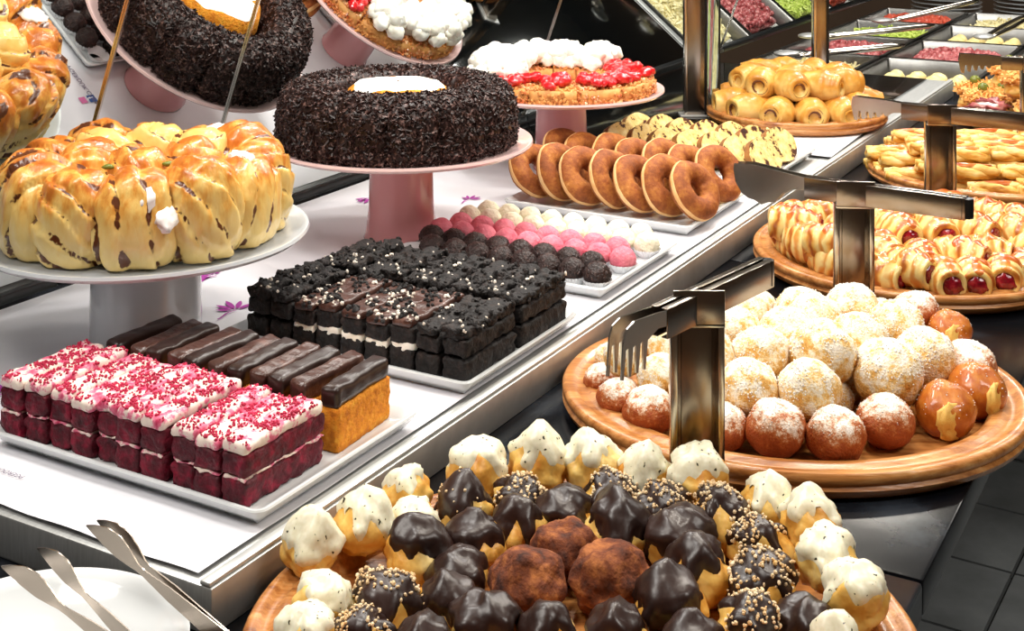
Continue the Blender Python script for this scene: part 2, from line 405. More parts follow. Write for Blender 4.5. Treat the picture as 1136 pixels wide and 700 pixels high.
ORD = ['first', 'second', 'third', 'fourth', 'fifth', 'sixth', 'seventh', 'eighth', 'ninth', 'tenth', 'eleventh', 'twelfth', 'thirteenth', 'fourteenth', 'fifteenth', 'sixteenth', 'seventeenth', 'eighteenth']
def nth(i, n, side='left', other='right'):
    if n == 1: return 'the only one'
    if i == 0: return side+'most'
    if i == n-1: return other+'most'
    return ORD[i]+' from the '+side

# ------------------------------------------------------------------ the setting
def struct(name, g, m, **k):
    return tag(mk(name, g, m, **k), kind='structure')
X0, X1, Y0, Y1, ZC_ = -3.2, 5.2, -2.2, 7.4, 2.0
struct('floor', box(X0-.1, X1+.1, Y0-.1, Y1+.1, -.97, -.906), grout_m, smooth=False)
struct('ceiling', box(X0-.1, X1+.1, Y0-.1, Y1+.1, ZC_, ZC_+.08), ceil_m, smooth=False)
struct('wall_left', box(X0-.1, X0, Y0, Y1, -.9, ZC_), wall_m, smooth=False)
struct('wall_right', box(X1, X1+.1, Y0, Y1, -.9, ZC_), wall_m, smooth=False)
struct('wall_back', box(X0-.1, X1+.1, Y1, Y1+.1, -.9, ZC_), wall_m, smooth=False)
struct('wall_front', box(X0-.1, X1+.1, Y0-.1, Y0, -.9, ZC_), wall_m, smooth=False)
TA = math.radians(58)
g = G(); T = .27
for i in range(-22, 31):
    for j in range(-25, 28):
        x, y = i*T, j*T
        c_ = Matrix.Rotation(TA, 3, 'Z') @ Vector((x+T/2, y+T/2, 0))+Vector((1.0, 1.2, 0))
        if not (X0+.3 < c_.x < X1-.3 and Y0+.3 < c_.y < Y1-.3): continue
        M_ = Matrix.Translation((1.0, 1.2, 0)) @ Matrix.Rotation(TA, 4, 'Z')
        g.add(box(x+.004, x+T-.004, y+.004, y+T-.004, -.905, -.892), 0, M_)
struct('floor_tiles', g, floor_m, smooth=False)
# black counter in three slabs with fine joints
def slab(name, u0, u1, v0, v1, z0, z1, m, b=.003, parent=None):
    o = mk(name, bbox(u0, u1, v0, v1, z0, z1, b), m, parent, auto=.6)
    if parent is None: o.location = W(0, 0, 0); o.rotation_euler = (0, 0, ROT)
    return o
ct = empty('serving_counter', W(0, 0, 0), ROT)
tag(ct, 'long black slate serving counter carrying the wooden platters and the steel display step', 'counter')
for k, (a, b) in enumerate(((-1.2, .34), (.343, 1.08), (1.083, 1.9), (1.903, 2.70))):
    mk('slate_top', bbox(a, b, -.44, .75, -.03, 0, .003), black_counter, ct, auto=.6)
mk('counter_body', box(-1.15, 2.68, .08, .72, -.89, -.031), black_rubber, ct, smooth=False)
# steel display step
st = empty('display_step', W(0, 0, 0), ROT)
tag(st, 'low brushed steel display step covered with white printed paper', 'display stand')
mk('step_body', bbox(0, 2.6, 0, .645, 0, .036, .002), steel, st, auto=.5)
mk('black_glass_top', bbox(1.462, 2.58, .06, .64, .0362, .0400, .0008), black_glass, st, auto=.5)
mk('edge_rail', bbox(.0, 2.6, .002, .012, .0365, .0400, .001), steel_rail, st, auto=.5)
# wavy paper runner over the step
pg = empty('paper_runner', W(0, 0, 0), ROT)
tag(pg, 'white printed paper sheets lining the steel step under cakes and plates', 'paper')
nx, ny = 120, 40; v = []; f = []
for i in range(nx+1):
    for j in range(ny+1):
        u = .006+1.45*i/nx; vv = .020+.616*j/ny
        z = .0385+.0010*(1+noise.noise(Vector((u*9, vv*9, 0))))
        if i == 0: u += .004*noise.noise(Vector((vv*14, 0, 3))); z += .002*abs(noise.noise(Vector((vv*10, 2, 0))))
        v.append((u, vv, z))
for i in range(nx):
    for j in range(ny): q = i*(ny+1)+j; f.append((q, q+1, q+ny+2, q+ny+1))
mk('paper_sheet', (v, f), paper_m, pg)
nk = tag(mk('white_napkin', bbox(-.26, .26, -.105, .095, .0, .0012, .0005), paper_m, auto=.5), 'white paper sheet lying at the edge right of the bread roll board', 'paper')
nk.location = W(1.88, .125, .0404); nk.rotation_euler = (0, 0, ROT+.03)
def petals(cu, cv, s, a0):
    g = G(); z = .0412
    for k, (da, l) in enumerate(((-60, 1), (-28, 1.3), (0, 1.5), (28, 1.25), (58, .9))):
        a = math.radians(a0+da); pts = []
        for t in range(9):
            q = t/8; wd = .16*s*math.sin(math.pi*q)**.8*(1 if q < .9 else .6)
            pts.append((s*(.25+l*q), wd))
        pl = [(x, y) for x, y in pts]+[(x, -y) for x, y in reversed(pts[1:-1])]
        vv = [(cu+x*math.cos(a)-y*math.sin(a), cv+x*math.sin(a)+y*math.cos(a), z) for x, y in pl]
        g.add((vv, [tuple(range(len(vv)))]))
    st_ = [(cu-s*1.6*q, cv+.12*s*math.sin(q*5)) for q in np.linspace(0, 1, 8)]
    for (x0, y0), (x1, y1) in zip(st_, st_[1:]):
        g.add(([(x0, y0-.0012, z), (x1, y1-.0012, z), (x1, y1+.0012, z), (x0, y0+.0012, z)], [(0, 1, 2, 3)]))
    return g
def uv_of(x, y, z=.04):
    p = at(x, y, z); d = p-W(0, 0, z); return d.x*SU+d.y*CU, -d.x*CU+d.y*SU
for (x, y, s, a) in ((262, 345, .022, 60), (437, 268, .018, 30), (520, 222, .016, 10), (4, 438, .02, 90), (236, 366, .016, 120)):
    u, vv = uv_of(x, y); mk('printed_flower', petals(u, vv, s, a), magenta, pg, smooth=False)
for (u, vv, s, a) in ((.56, .50, .028, 100), (1.05, .50, .025, 80), (.98, .56, .02, 200)):
    mk('printed_flower', petals(u, vv, s, a), magenta, pg, smooth=False)
def text_mesh(name, s, size, m, parent, loc, rz, flip=False, ext=0):
    cu = bpy.data.curves.new(name, 'FONT'); cu.body = s; cu.size = size; cu.extrude = ext
    t = bpy.data.objects.new(name, cu); COL.objects.link(t)
    dg = bpy.context.evaluated_depsgraph_get(); me = bpy.data.meshes.new_from_object(t.evaluated_get(dg))
    bpy.data.objects.remove(t); me.materials.clear(); me.materials.append(m)
    o = bpy.data.objects.new(name, me); COL.objects.link(o); o.parent = parent
    o.location = loc; o.rotation_euler = (0, 0, rz)
    return o

def flat(u0, u1, v0, v1, z=.0413): return [(u0, v0, z), (u1, v0, z), (u1, v1, z), (u0, v1, z)], [(0, 1, 2, 3)]
mk('blue_logo_square', flat(.684, .698, .378, .392), blue_print, pg, smooth=False)
text_mesh('logo_letter', 'f', .016, white_print, pg, (.694, .3815, .0416), math.pi/2)
mk('pink_logo_square', flat(.668, .680, .379, .391), pink_print, pg, smooth=False)
text_mesh('printed_writing', 'PGERDÜK.COM', .0115, violet_print, pg, (.697, .316, .0414), math.pi/2, True)
text_mesh('printed_writing', 'PGERDÜK.COM', .008, violet_print, pg, (.050, .258, .0414), math.pi/2)

# mirror wall
MT = math.radians(20); MV = .655
def mirror(u0, u1, s1=.46, name='mirror_panel', label=None):
    r = empty(name, W(u0, MV, .045), ROT)
    r.rotation_euler = Euler((0, 0, ROT))
    M_ = Matrix.Rotation(MT, 4, 'X')   # top leans out over the display
    mk('silvered_glass', G().add(box(.002, u1-u0-.002, 0, .004, 0, s1), 0, M_), mirror_m, r, smooth=False)
    mk('backing_board', G().add(box(.001, u1-u0-.001, .0045, .012, 0, s1), 0, M_), black_rubber, r, smooth=False)
    mk('edge_strip', G().add(box(u1-u0-.0015, u1-u0+.0015, -.003, .004, 0, s1), 0, M_), steel_pol, r, smooth=False)
    mk('lower_gasket', bbox(0.001, u1-u0-.001, -.012, .012, -.0045, .008, .002), black_rubber, r, auto=.6)
    tag(r, label, 'mirror', 'leaning mirror panels behind the cakes')
mirror(-.9, .4295, label='leaning mirror panel nearest the camera, behind the bread ring')
mirror(.4305, .6795, label='narrow leaning mirror panel between the bread and the chocolate cake')
mirror(.6805, 1.6395, label='leaning mirror panel behind chocolate cake and strawberry cream cake')
mirror(1.6405, 2.7495, label='dark-looking leaning mirror panel between far pink stand and steel post')
mirror(2.7505, 5.0, label='far leaning mirror panel over the steel salad pans')

# posts of the sneeze guard
def post(u, v, z0, w_, label, name='steel_post'):
    r = empty(name, W(u, v, z0), 0)
    mk('upright', bbox(-w_/2, w_/2, -.012, .012, .003, .62, .002), steel_dark, r, auto=.5)
    mk('base_flange', bbox(-w_/2-.012, w_/2+.012, -.022, .022, 0, .004, .001), steel, r, auto=.5)
    for s in (-1, 1):
        mk('edge_strip', bbox(s*w_/2-.003, s*w_/2+.003, -.014, .014, .004, .62, .001), black_rubber if s > 0 else steel_pol, r, auto=.5)
    tag(r, label, 'post', 'steel posts of the counter guard')
post(1.87, .372, .04, .042, 'flat steel post on the step between strawberry cake and bread rolls')
post(2.21, .21, .04, .028, 'narrow steel post rising behind the board of bread rolls')
gp = tag(mk('glass_panel', bbox(-.012, .012, -.003, .003, 0, .6, .001), glass_m), 'narrow clear glass strip with dark edge beside the steel post', 'glass panel')
gp.location = W(1.85, .325, .0405)
e_ = mk('dark_edge', box(.0125, .0150, -.0035, .0035, 0, .6), black_rubber, gp, smooth=False)

# ------------------------------------------------------------------ stands and trays
def rect_plate(u0, u1, v0, v1, label, z=.0405):
    r = mk('serving_plate', rloft(u1-u0, v1-v0, .012, [(.02, 0), (.012, .0), (.004, .008), (0, .014), (.001, .0155), (.004, .0155), (.012, .009), (.02, .0075)]), porcelain, auto=.9)
    r.location = W((u0+u1)/2, (v0+v1)/2, z); r.rotation_euler = (0, 0, ROT)
    return tag(r, label, 'plate', 'rectangular white serving plates on the step')
PZ = .0405+.0075
rect_plate(.075, .308, .018, .337, 'rectangular white plate under the red velvet and orange chocolate slices')
rect_plate(.382, .628, .012, .33, 'rectangular white plate under the two rows of black chocolate brownies')
rect_plate(.712, .95, .022, .335, 'rectangular white plate under brown, pink and white truffles')
rect_plate(1.022, 1.258, .036, .345, 'rectangular white plate under the two rows of ring doughnuts')
rect_plate(1.33, 1.62, .036, .345, 'rectangular white plate under the marbled cake slices')

def stand(X, Y, R, zt, m, mr, label, rp=.05, rb=.054):
    r = empty('cake_stand', (X, Y, .0405))
    h = zt-.0405
    mk('pedestal', lathe([(rb, 0), (rb+.001, .004), (rb-.002, .012), (rp, .05), (rp-.002, h-.022), (rp+.012, h-.008)], 48), m, r, auto=.8)
    mk('plate', lathe([(rp+.004, h-.012), (R*.8, h-.009), (R-.004, h-.002), (R, h+.002), (R-.001, h+.0052), (R-.005, h+.005), (R-.0095, h+.001), (.01, h+.001)], 72), [mr], r, auto=.9)
    return tag(r, label, 'cake stand')
SA = W(.308, .375); SA.x, SA.y = -.403, 1.490
SB = Vector((-.156, 1.906, 0)); SC = Vector((.085, 2.335, 0))
ZA, ZB, ZC = .165, .176, .176
stand(SA.x, SA.y, .178, ZA, plate_grey, plate_grey, 'pale grey cake stand under the twisted bread ring', .060, .062)
stand(SB.x, SB.y, .186, ZB, pink_m, pink_rim, 'pink cake stand carrying the dark chocolate sprinkle cake', .046, .052)
stand(SC.x, SC.y, .178, ZC, pink_m, pink_rim, 'pink cake stand carrying the strawberry and cream cake', .045, .048)

def platter(X, Y, R, label, z=0, sx=1, sy=1, k=1, name='wooden_platter'):
    r = mk(name, lathe([(R-.03, 0), (R-.012, .001), (R-.004, .006), (R-.001, .012), (R-.004, .0155), (R-.001, .019), (R-.001, .024), (R-.004, .027), (R-.010*k, .0265), (R-.0125*k, .0235), (R-.019*k, .0230), (R-.0215*k, .0255), (R-.029*k, .0250), (R-.033*k, .020), (R-.036*k, .0115), (R-.045*k, .011), (.01, .011)], 96, sx, sy), wood_m, auto=.9)
    r.location = (X, Y, z)
    return tag(r, label, 'platter', 'round wooden platters on the black counter')
PF = .011
platter(.0487, .973, .243, sy=.95, label= 'round wooden platter in front carrying chocolate and white glazed cream puffs')
platter(.294, 1.42, .242, k=1.35, sy=.885, label= 'round wooden platter carrying the sugar-dusted doughnut balls')
platter(.566, 1.915, .222, 'round wooden platter carrying the jam-filled pastry rolls')
platter(.875, 2.42, .235, 'round wooden platter under the stacked flaky cheese pastries')
platter(1.16, 2.93, .19, 'round wooden platter under the open ham and cheese sandwiches')
rb_ = W(1.92, .172)
platter(rb_.x, rb_.y, .182, 'round wooden board carrying the pile of filled bread rolls', z=.0418)
RZ = .0418+PF

# ------------------------------------------------------------------ cream puffs
def puff_proto(kind, seed):
    n = {'white': 'white_glazed_cream_puff', 'dark': 'chocolate_cream_puff', 'nut': 'nut_topped_cream_puff', 'peak': 'peaked_chocolate_cream_puff', 'cocoa': 'cocoa_dusted_cream_puff'}[kind]
    r = empty(n, (0, 0, -5))
    base = blob(seed, .0255, .0245, .0235, .24, 1.5, 4, .85)
    if kind == 'cocoa':
        base = blob(seed, .0262, .0255, .0225, .18, 1.6, 4, .8)
        mk('pastry_ball', base, cocoa, r)
        c = cap(base, .0022, .30, .1, 110, seed, ridge=1.0)
        mk('cocoa_coat', c, cocoa, r)
        return r
    mk('choux_ball', base, choux_m, r)
    if kind == 'white':
        c = cap(base, .0028, .60, .50, 45, seed, tip=[.003, .009, .005, .001][seed % 4], lean=(.25*math.cos(seed), .25*math.sin(seed)), tipr=.5, ridge=.3)
        mk('white_glaze', c, white_choc, r)
    else:
        tip = {'dark': .004, 'nut': .001, 'peak': .012}[kind]
        c = cap(base, .0030, .58, .60, 75, seed, tip=tip, lean=(.22*math.cos(seed*1.7), .22*math.sin(seed*1.7)), tipr=.5, ridge=.8 if seed % 3 == 0 else .15)
        gz = mk('chocolate_glaze', c, choco_dark, r)
        if kind == 'nut':
            H = max(p[2] for p in base[0])
            a0 = seed*1.3
            gg = scatter(c, 170, .0034, seed, zmin=H*.5, emb=.25, sel=clump(seed, 50, -.15))
            tag(mk('chopped_nuts', gg, nut_m, gz, smooth=False), kind='stuff')
        elif kind == 'peak':
            gg = scatter(c, 26, .0032, seed, zmin=.018, emb=.25)
            tag(mk('chopped_nuts', gg, nut_m, gz, smooth=False), kind='stuff')
    return r
PUFF = {k: [puff_proto(k, s) for s in ss] for k, ss in {'white': (1, 2, 3, 4, 6), 'dark': (11, 12, 13, 14), 'nut': (21, 22, 24), 'peak': (31,), 'cocoa': (41, 42)}.items()}
puffs = [
 ('white', 345, 606, 36, 0), ('white', 403, 585, 37, 1), ('white', 446, 541, 30, 3), ('white', 459, 572, 30, 4), ('white', 527, 521, 37, 2),
 ('white', 598, 512, 36, 0), ('white', 669, 495, 34, 1), ('white', 722, 502, 31, 1), ('white', 789, 524, 37, 3), ('white', 846, 554, 32, 1),
 ('white', 901, 580, 36, 1), ('white', 918, 624, 38, 3), ('white', 944, 664, 40, 4), ('white', 930, 712, 38, 0), ('white', 358, 662, 38, 2), ('white', 338, 706, 38, 4),
 ('peak', 512, 562, 31, 0), ('dark', 463, 614, 36, 0), ('dark', 509, 638, 31, 1), ('dark', 500, 672, 33, 2), ('nut', 430, 674, 38, 0),
 ('dark', 537, 600, 32, 2), ('dark', 575, 576, 31, 3), ('nut', 582, 545, 30, 1), ('dark', 632, 563, 31, 1), ('nut', 664, 540, 32, 2),
 ('dark', 706, 576, 37, 0), ('nut', 738, 549, 31, 0), ('dark', 757, 594, 37, 1), ('nut', 795, 570, 35, 1), ('nut', 842, 606, 33, 2),
 ('dark', 772, 634, 37, 3), ('dark', 740, 672, 39, 2), ('nut', 844, 652, 38, 0), ('nut', 838, 696, 36, 1), ('dark', 534, 694, 38, 1),
 ('dark', 608, 706, 34, 3), ('dark', 684, 708, 36, 0), ('nut', 402, 712, 36, 2), ('dark', 470, 722, 36, 0), ('dark', 770, 716, 34, 2), ('dark', 892, 694, 34, 1),
 ('cocoa', 628, 614, 35, 0), ('cocoa', 586, 652, 40, 1), ('cocoa', 680, 650, 43, 0)]
DESC = {'white': 'cream puff under speckled white glaze', 'dark': 'cream puff with smooth dark chocolate glaze', 'nut': 'nut-topped chocolate cream puff',
        'peak': 'peaked chocolate cream puff with scattered nuts', 'cocoa': 'cocoa-dusted cream puff'}
POS = []
for k, x, y, r, vi in puffs:
    z = PF+.019
    if k == 'cocoa': z = PF+.017
    if k == 'white': z = .041
    p = at(x, y+2, z); rr = r*p.y/FOC*(.93 if k == 'white' else 1.03)
    POS.append([p.x, p.y, rr, k, x, y, vi])
C0 = (.0487, .973)
for it in range(60):
    for i in range(len(POS)):
        for j in range(i+1, len(POS)):
            a, b = POS[i], POS[j]; dx, dy = b[0]-a[0], b[1]-a[1]; d = math.hypot(dx, dy)+1e-6
            m_ = (a[2]+b[2])*.90
            if d < m_:
                s = (m_-d)/2*.5; a[0] -= dx/d*s; a[1] -= dy/d*s; b[0] += dx/d*s; b[1] += dy/d*s
    for a in POS:
        dx, dy = a[0]-C0[0], (a[1]-C0[1])/.95; d = math.hypot(dx, dy); lim = .226 if a[3] == 'white' else .190
        if d > lim: a[0] = C0[0]+dx/d*lim; a[1] = C0[1]+dy/d*lim*.95
def ring_rows(items, key=lambda a: a):
    """name each item by the row it lies in (back to front) and its place in the row"""
    out = {}
    it = sorted(range(len(items)), key=lambda i: -items[i][1])
    rows = []
    for i in it:
        for rw in rows:
            if abs(items[rw[0]][1]-items[i][1]) < .028: rw.append(i); break
        else: rows.append([i])
    for ri, rw in enumerate(rows):
        rw.sort(key=lambda i: items[i][0])
        for k, i in enumerate(rw): out[i] = (ri, len(rows), k, len(rw))
    return out
rnd = random.Random(5)
for kind in ('white', 'dark', 'nut', 'peak', 'cocoa'):
    sub = [a for a in POS if a[3] == kind]
    nm = ring_rows(sub)
    for i, a in enumerate(sub):
        ri, nr, k, n = nm[i]
        if kind == 'peak': lb = 'tall peaked chocolate cream puff with scattered nuts behind the dark puffs at left'
        elif kind == 'cocoa': lb = 'cocoa-dusted cream puff in the platter middle, '+['back one', 'left front one', 'right front one'][0 if a[5] < 630 else (1 if a[4] < 630 else 2)]
        else: lb = f"{DESC[kind]}, {nth(k, n)}, {('back' if ri == 0 else ORD[ri])} row from back"
        place(PUFF[kind][a[6] % len(PUFF[kind])], (a[0], a[1], PF if kind != 'white' else (.0240 if math.hypot(a[0]-C0[0], (a[1]-C0[1])/.95) > .195 else PF+.006)), (0, 0, rnd.random()*6.28), a[2]/.0262, lb, 'cream puff', DESC[kind]+'s')

# ------------------------------------------------------------------ sugar-dusted dough balls
def ball_proto(kind, seed):
    r = empty({'d': 'sugared_doughnut_ball', 'b': 'browned_doughnut_ball', 'g': 'glossy_doughnut_ball'}[kind], (0, 0, -5))
    def dent(d):
        return 1-.10*math.exp(-((d.x-.5)**2+(d.y)**2+(d.z-.75)**2)*9)
    base = blob(seed, 1, 1, .92, .10, 1.2, 4, .88, dent)
    fd = mk('fried_dough', base, {'d': dusted, 'b': dusted_brown, 'g': glossy_bun}[kind], r)
    if kind == 'b':
        tag(mk('sugar_crumbs', scatter(base, 160, .05, seed, zmin=1.15, emb=.1), powder, fd, smooth=False), kind='stuff')
    if kind == 'd':
        gg = scatter(base, 300, .060, seed, zmin=.8, emb=.15, sel=clump(seed, 2.2, .0))
        tag(mk('sugar_crumbs', gg, powder, fd, smooth=False), kind='stuff')
    if kind == 'g':
        gg = scatter(base, 60, .05, seed, zmin=.9, emb=.1)
        tag(mk('sugar_crumbs', gg, powder, fd, smooth=False), kind='stuff')
        a = blob(seed+3, .20, .55, .66, .35, 2.4, 3, .85)
        mk('custard_filling', G().add(a, 0, Matrix.Translation((.80, -.15, .15)) @ Matrix.Rotation(.3, 4, 'Z')), custard, r)
    return r
BALL = {'d': [ball_proto('d', s) for s in (51, 52, 53)], 'b': [ball_proto('b', s) for s in (61, 62)], 'g': [ball_proto('g', s) for s in (71,)]}
rowsB = [
 ('front row', 0, [('b', 688, 436, 25), ('b', 727, 452, 29), ('b', 800, 464, 30), ('b', 853, 473, 34), ('b', 922, 477, 33), ('b', 982, 466, 32), ('g', 1041, 452, 33), ('g', 1068, 428, 32), ('b', 1093, 401, 32)]),
 ('left edge', 0, [('b', 655, 413, 20), ('d', 663, 388, 20), ('g', 670, 358, 17), ('g', 694, 342, 18), ('d', 718, 329, 13)]),
 ('second row', 1, [('d', 733, 410, 27), ('d', 778, 428, 30), ('d', 827, 430, 34), ('d', 905, 432, 36), ('d', 983, 418, 40), ('d', 1029, 391, 34)]),
 ('third row', 2, [('d', 700, 390, 24), ('d', 745, 385, 26), ('d', 790, 398, 32), ('d', 826, 397, 33), ('d', 866, 378, 33), ('d', 905, 400, 38), ('d', 955, 381, 33), ('d', 1008, 362, 31)]),
 ('fourth row', 2, [('d', 740, 358, 22), ('d', 775, 366, 26), ('d', 808, 368, 30), ('d', 829, 351, 29), ('d', 908, 357, 32), ('d', 964, 343, 31), ('b', 1042, 347, 28), ('g', 1067, 361, 24)]),
 ('back row', 1, [('d', 760, 338, 20), ('d', 800, 336, 22), ('d', 840, 335, 24), ('b', 866, 326, 17), ('d', 899, 337, 32), ('d', 953, 324, 23), ('d', 993, 334, 24)])]
BC = (.294, 1.42)
LY = [PF, PF+.018, PF+.034]
BP = []
for rn, lay, its in rowsB:
    for k, (kd, x, y, r) in enumerate(its):
        z = LY[lay]+.024
        if rn == 'back row': z = LY[1]+.024
        p = at(x, y, z); BP.append([p.x, p.y, z, r*p.y/FOC*1.0, kd, rn, k, len(its)])
for it in range(80):
    for i in range(len(BP)):
        for j in range(i+1, len(BP)):
            a, b = BP[i], BP[j]; d = Vector((b[0]-a[0], b[1]-a[1], (b[2]-a[2])*1.1)); L_ = d.length+1e-6; m_ = (a[3]+b[3])*.93
            if L_ < m_:
                s = (m_-L_)/2*.4; n = d/L_
                a[0] -= n.x*s; a[1] -= n.y*s; b[0] += n.x*s; b[1] += n.y*s
    for a in BP:
        dx, dy = a[0]-BC[0], (a[1]-BC[1])/.885; d = math.hypot(dx, dy); lim = .214-a[3]*.75-(0 if a[2] < .045 else .006)
        if d > lim: a[0] = BC[0]+dx/d*lim; a[1] = BC[1]+dy/d*lim*.885
KD = {'d': 'pale sugar-dusted doughnut ball', 'b': 'browned doughnut ball with sugared top', 'g': 'glossy brown doughnut ball showing custard'}
for a in BP:
    lb = f"{KD[a[4]]}, {nth(a[6], a[7])} in the pile's {a[5]}"
    vi = rnd.randrange(len(BALL[a[4]]))
    zr = rnd.uniform(0, 6.28) if a[4] != 'g' else -1.2+rnd.uniform(-.3, .3)
    place(BALL[a[4]][vi], (a[0], a[1], a[2]-.024 if a[2] > .04 else PF), (0, 0, zr), a[3], lb, 'doughnut ball', 'sugared doughnut balls on the wooden platter')
# lower layer that carries the pile
k = 0
for x in range(-3, 4):
    for y in range(-3, 4):
        px, py = BC[0]+x*.056+(y % 2)*.028, BC[1]+y*.050
        if math.hypot(px-BC[0], py-BC[1]) < .150 and py > BC[1]-.13 and all(math.hypot(px-a[0], py-a[1]) > .05 or a[2] > .045 for a in BP):
            place(BALL['d'][k % 3], (px, py, PF-.0005), (0, 0, k), .0235, f'sugared doughnut ball under the pile, column {ORD[x+3]} from left, row {ORD[y+3]} from front', 'doughnut ball', 'doughnut balls under the top of the pile'); k += 1

# ------------------------------------------------------------------ jam pastry rolls
def roll_geo(R, L, rid, seed, fill=.55, step=.10):
    prof = []; n = 28
    for i in range(n+1):
        s = -1+2*i/n
        w_ = (abs(s)*rid) % 1.0
        r = R*(1-.30*s*s)*(1-step*w_)
        prof.append((s*L, r))
    pr = [(-L*.86, .001), (-L*.84, R*fill*.62), (-L*1.0, R*fill*.78)]+prof+[(L*1.0, R*fill*.78), (L*.84, R*fill*.62), (L*.86, .001)]
    v, f = lathe([(r, x) for x, r in pr], 28, wob=lambda a, i: 1+.06*noise.noise(Vector((math.cos(a)*1.5, math.sin(a)*1.5, i*.35+seed))))
    # rotate axis z -> x, flatten underside
    out = []
    for x, y, z in v:
        p = Vector((z, y, x)); p.y += .10*R*math.sin(z/L*2.2+seed)
        zz = p.z
        if zz < -R*.78: zz = -R*.78+(zz+R*.78)*.1
        out.append((p.x, p.y, zz+R*.80))
    return out, f
def danish(seed):
    r = empty('jam_pastry_roll', (0, 0, -5)); R, L = .0290, .036
    mk('rolled_dough', roll_geo(R, L, 2.2, seed, .62, .14), danish_m, r)
    for s in (-1, 1):
        b = blob(seed+s, .008, R*.52, R*.52, .3, 3, 3, 1)
        o = mk('jam_filling', G().add(b, 0, Matrix.Translation((s*L*.84, 0, R*.30))), jam, r)
    c = cap(roll_geo(R, L, 2.2, seed, .62, .14), .0005, .90, .35, 60, seed)
    mk('browned_glaze', c, crust_red, r)
    return r
DAN = [danish(s) for s in (1, 2, 3)]
rowsD = [
 ('front row', 0, [(852, 309, -70), (893, 305, -60), (918, 315, -50), (1000, 318, -80), (1040, 322, -95), (1088, 316, -100), (1128, 308, -95)]),
 ('second row', 1, [(840, 285, -110), (868, 288, -60), (905, 290, -75), (935, 300, -50), (990, 290, -70), (1015, 296, -90), (1062, 292, -40), (1100, 288, -30), (1140, 286, -60)]),
 ('third row', 2, [(868, 272, 160), (905, 270, -30), (945, 272, -60), (1000, 262, -75), (1045, 262, -80), (1085, 268, -50), (1120, 262, -50)]),
 ('back row', 1, [(860, 256, 10), (890, 252, 30), (935, 246, -20), (985, 244, -60), (1025, 240, -80), (1070, 240, -70), (1105, 244, -30), (1138, 240, -40)])]
DC = (.566, 1.915); DP = []
for rn, lay, its in rowsD:
    for k, (x, y, a) in enumerate(its):
        z = [PF+.018, PF+.03, PF+.044][lay]; p = at(x, y, z)
        DP.append([p.x, p.y, z, a, rn, k, len(its)])
for it in range(60):
    for i in range(len(DP)):
        for j in range(i+1, len(DP)):
            a, b = DP[i], DP[j]; d = Vector((b[0]-a[0], b[1]-a[1], (b[2]-a[2])*1.3)); L_ = d.length+1e-6
            if L_ < .053:
                s = (.053-L_)/2*.4; n = d/L_; a[0] -= n.x*s; a[1] -= n.y*s; b[0] += n.x*s; b[1] += n.y*s
    for a in DP:
        dx, dy = a[0]-DC[0], a[1]-DC[1]; d = math.hypot(dx, dy)
        if d > .168: a[0] = DC[0]+dx/d*.168; a[1] = DC[1]+dy/d*.168
for a in DP:
    place(DAN[rnd.randrange(3)], (a[0], a[1], a[2]-.018), (0, 0, math.radians(a[3])), rnd.uniform(.90, 1.04), f"jam-filled pastry roll, {nth(a[5], a[6])} in the {a[4]} on the platter", 'pastry roll', 'jam pastry rolls on the wooden platter')

# ------------------------------------------------------------------ flaky pastries
def stick(seed):
    r = empty('cheese_pastry_stick', (0, 0, -5)); g = G()
    for k in range(3):
        pts = []; n = 14
        for i in range(n+1):
            s = -1+2*i/n; ph = s*2.2+k*2.09+seed
            pts.append((s*.058, .0085*math.cos(ph), .012+.005*math.sin(ph)+.0008*math.sin(i*2.3+seed)))
        g.add(tube(pts, [.0085*(1-.25*abs(-1+2*i/n)**3) for i in range(n+1)], 9))
    mk('twisted_strand', g, stick_m, r)
    b = blob(seed, .048, .006, .004, .3, 2, 3, 1)
    mk('browned_cheese', G().add(b, 0, Matrix.Translation((0, 0, .0175))), crust_red, r)
    return r
STK = [stick(s) for s in (1, 2, 3)]
def square_tart(seed):
    r = empty('square_cheese_tart', (0, 0, -5))
    mk('pastry_case', subdiv_box(-.027, .027, -.022, .022, 0, .026, 10, 8, 5, .0016, 160, seed, .004), stick_m, r)
    mk('baked_cheese_top', G().add(subdiv_box(-.024, .024, -.019, .019, .0262, .0310, 10, 8, 2, .0012, 120, seed+4, .003)), dough_gold, r)
    return r
TRT = [square_tart(s) for s in (1, 2)]
k = 0
SCn = (.875, 2.42)
LN = ['bottom', 'middle', 'upper', 'top']
for lay, rows in enumerate([(-.165, -.115, -.065, -.015, .035, .085, .135), (-.13, -.085, -.035, .015, .065, .11), (-.09, -.045, .005, .055)]):
    for ri, dy in enumerate(rows):
        half = math.sqrt(max(.228**2-dy*dy, 0))-lay*.012
        n = max(1, int(2*half/.106)); its = []
        for i in range(n):
            x = (i-(n-1)/2)*.116+.006*math.sin(k)
            if lay == 0 and dy < -.10 and x > -.02: continue
            its.append(x)
        for i, x in enumerate(its):
            place(STK[k % 3], (SCn[0]+x, SCn[1]+dy, PF+lay*.0215), (0, 0, rnd.uniform(-.16, .16)), (.96, 1.15, 1.05),
                  f"flaky twisted cheese pastry stick, {nth(i, len(its))}, {ORD[ri]} row of the {LN[lay]} layer", 'pastry stick', 'cheese pastry sticks on the wooden platter'); k += 1
for i, (dx, dy, z) in enumerate([(-.01, -.178, 0), (.05, -.172, 0), (.11, -.150, 0), (.03, -.125, .0), (.095, -.105, 0), (.155, -.10, 0)]):
    place(TRT[i % 2], (SCn[0]+dx, SCn[1]+dy, PF+z), (0, 0, .1*math.sin(i*3)), 1, f"square cheese tart on the platter front, {ORD[i%3]} from left in its {'front' if i < 3 else 'rear'} row", 'cheese tart', 'square cheese tarts on the platter')

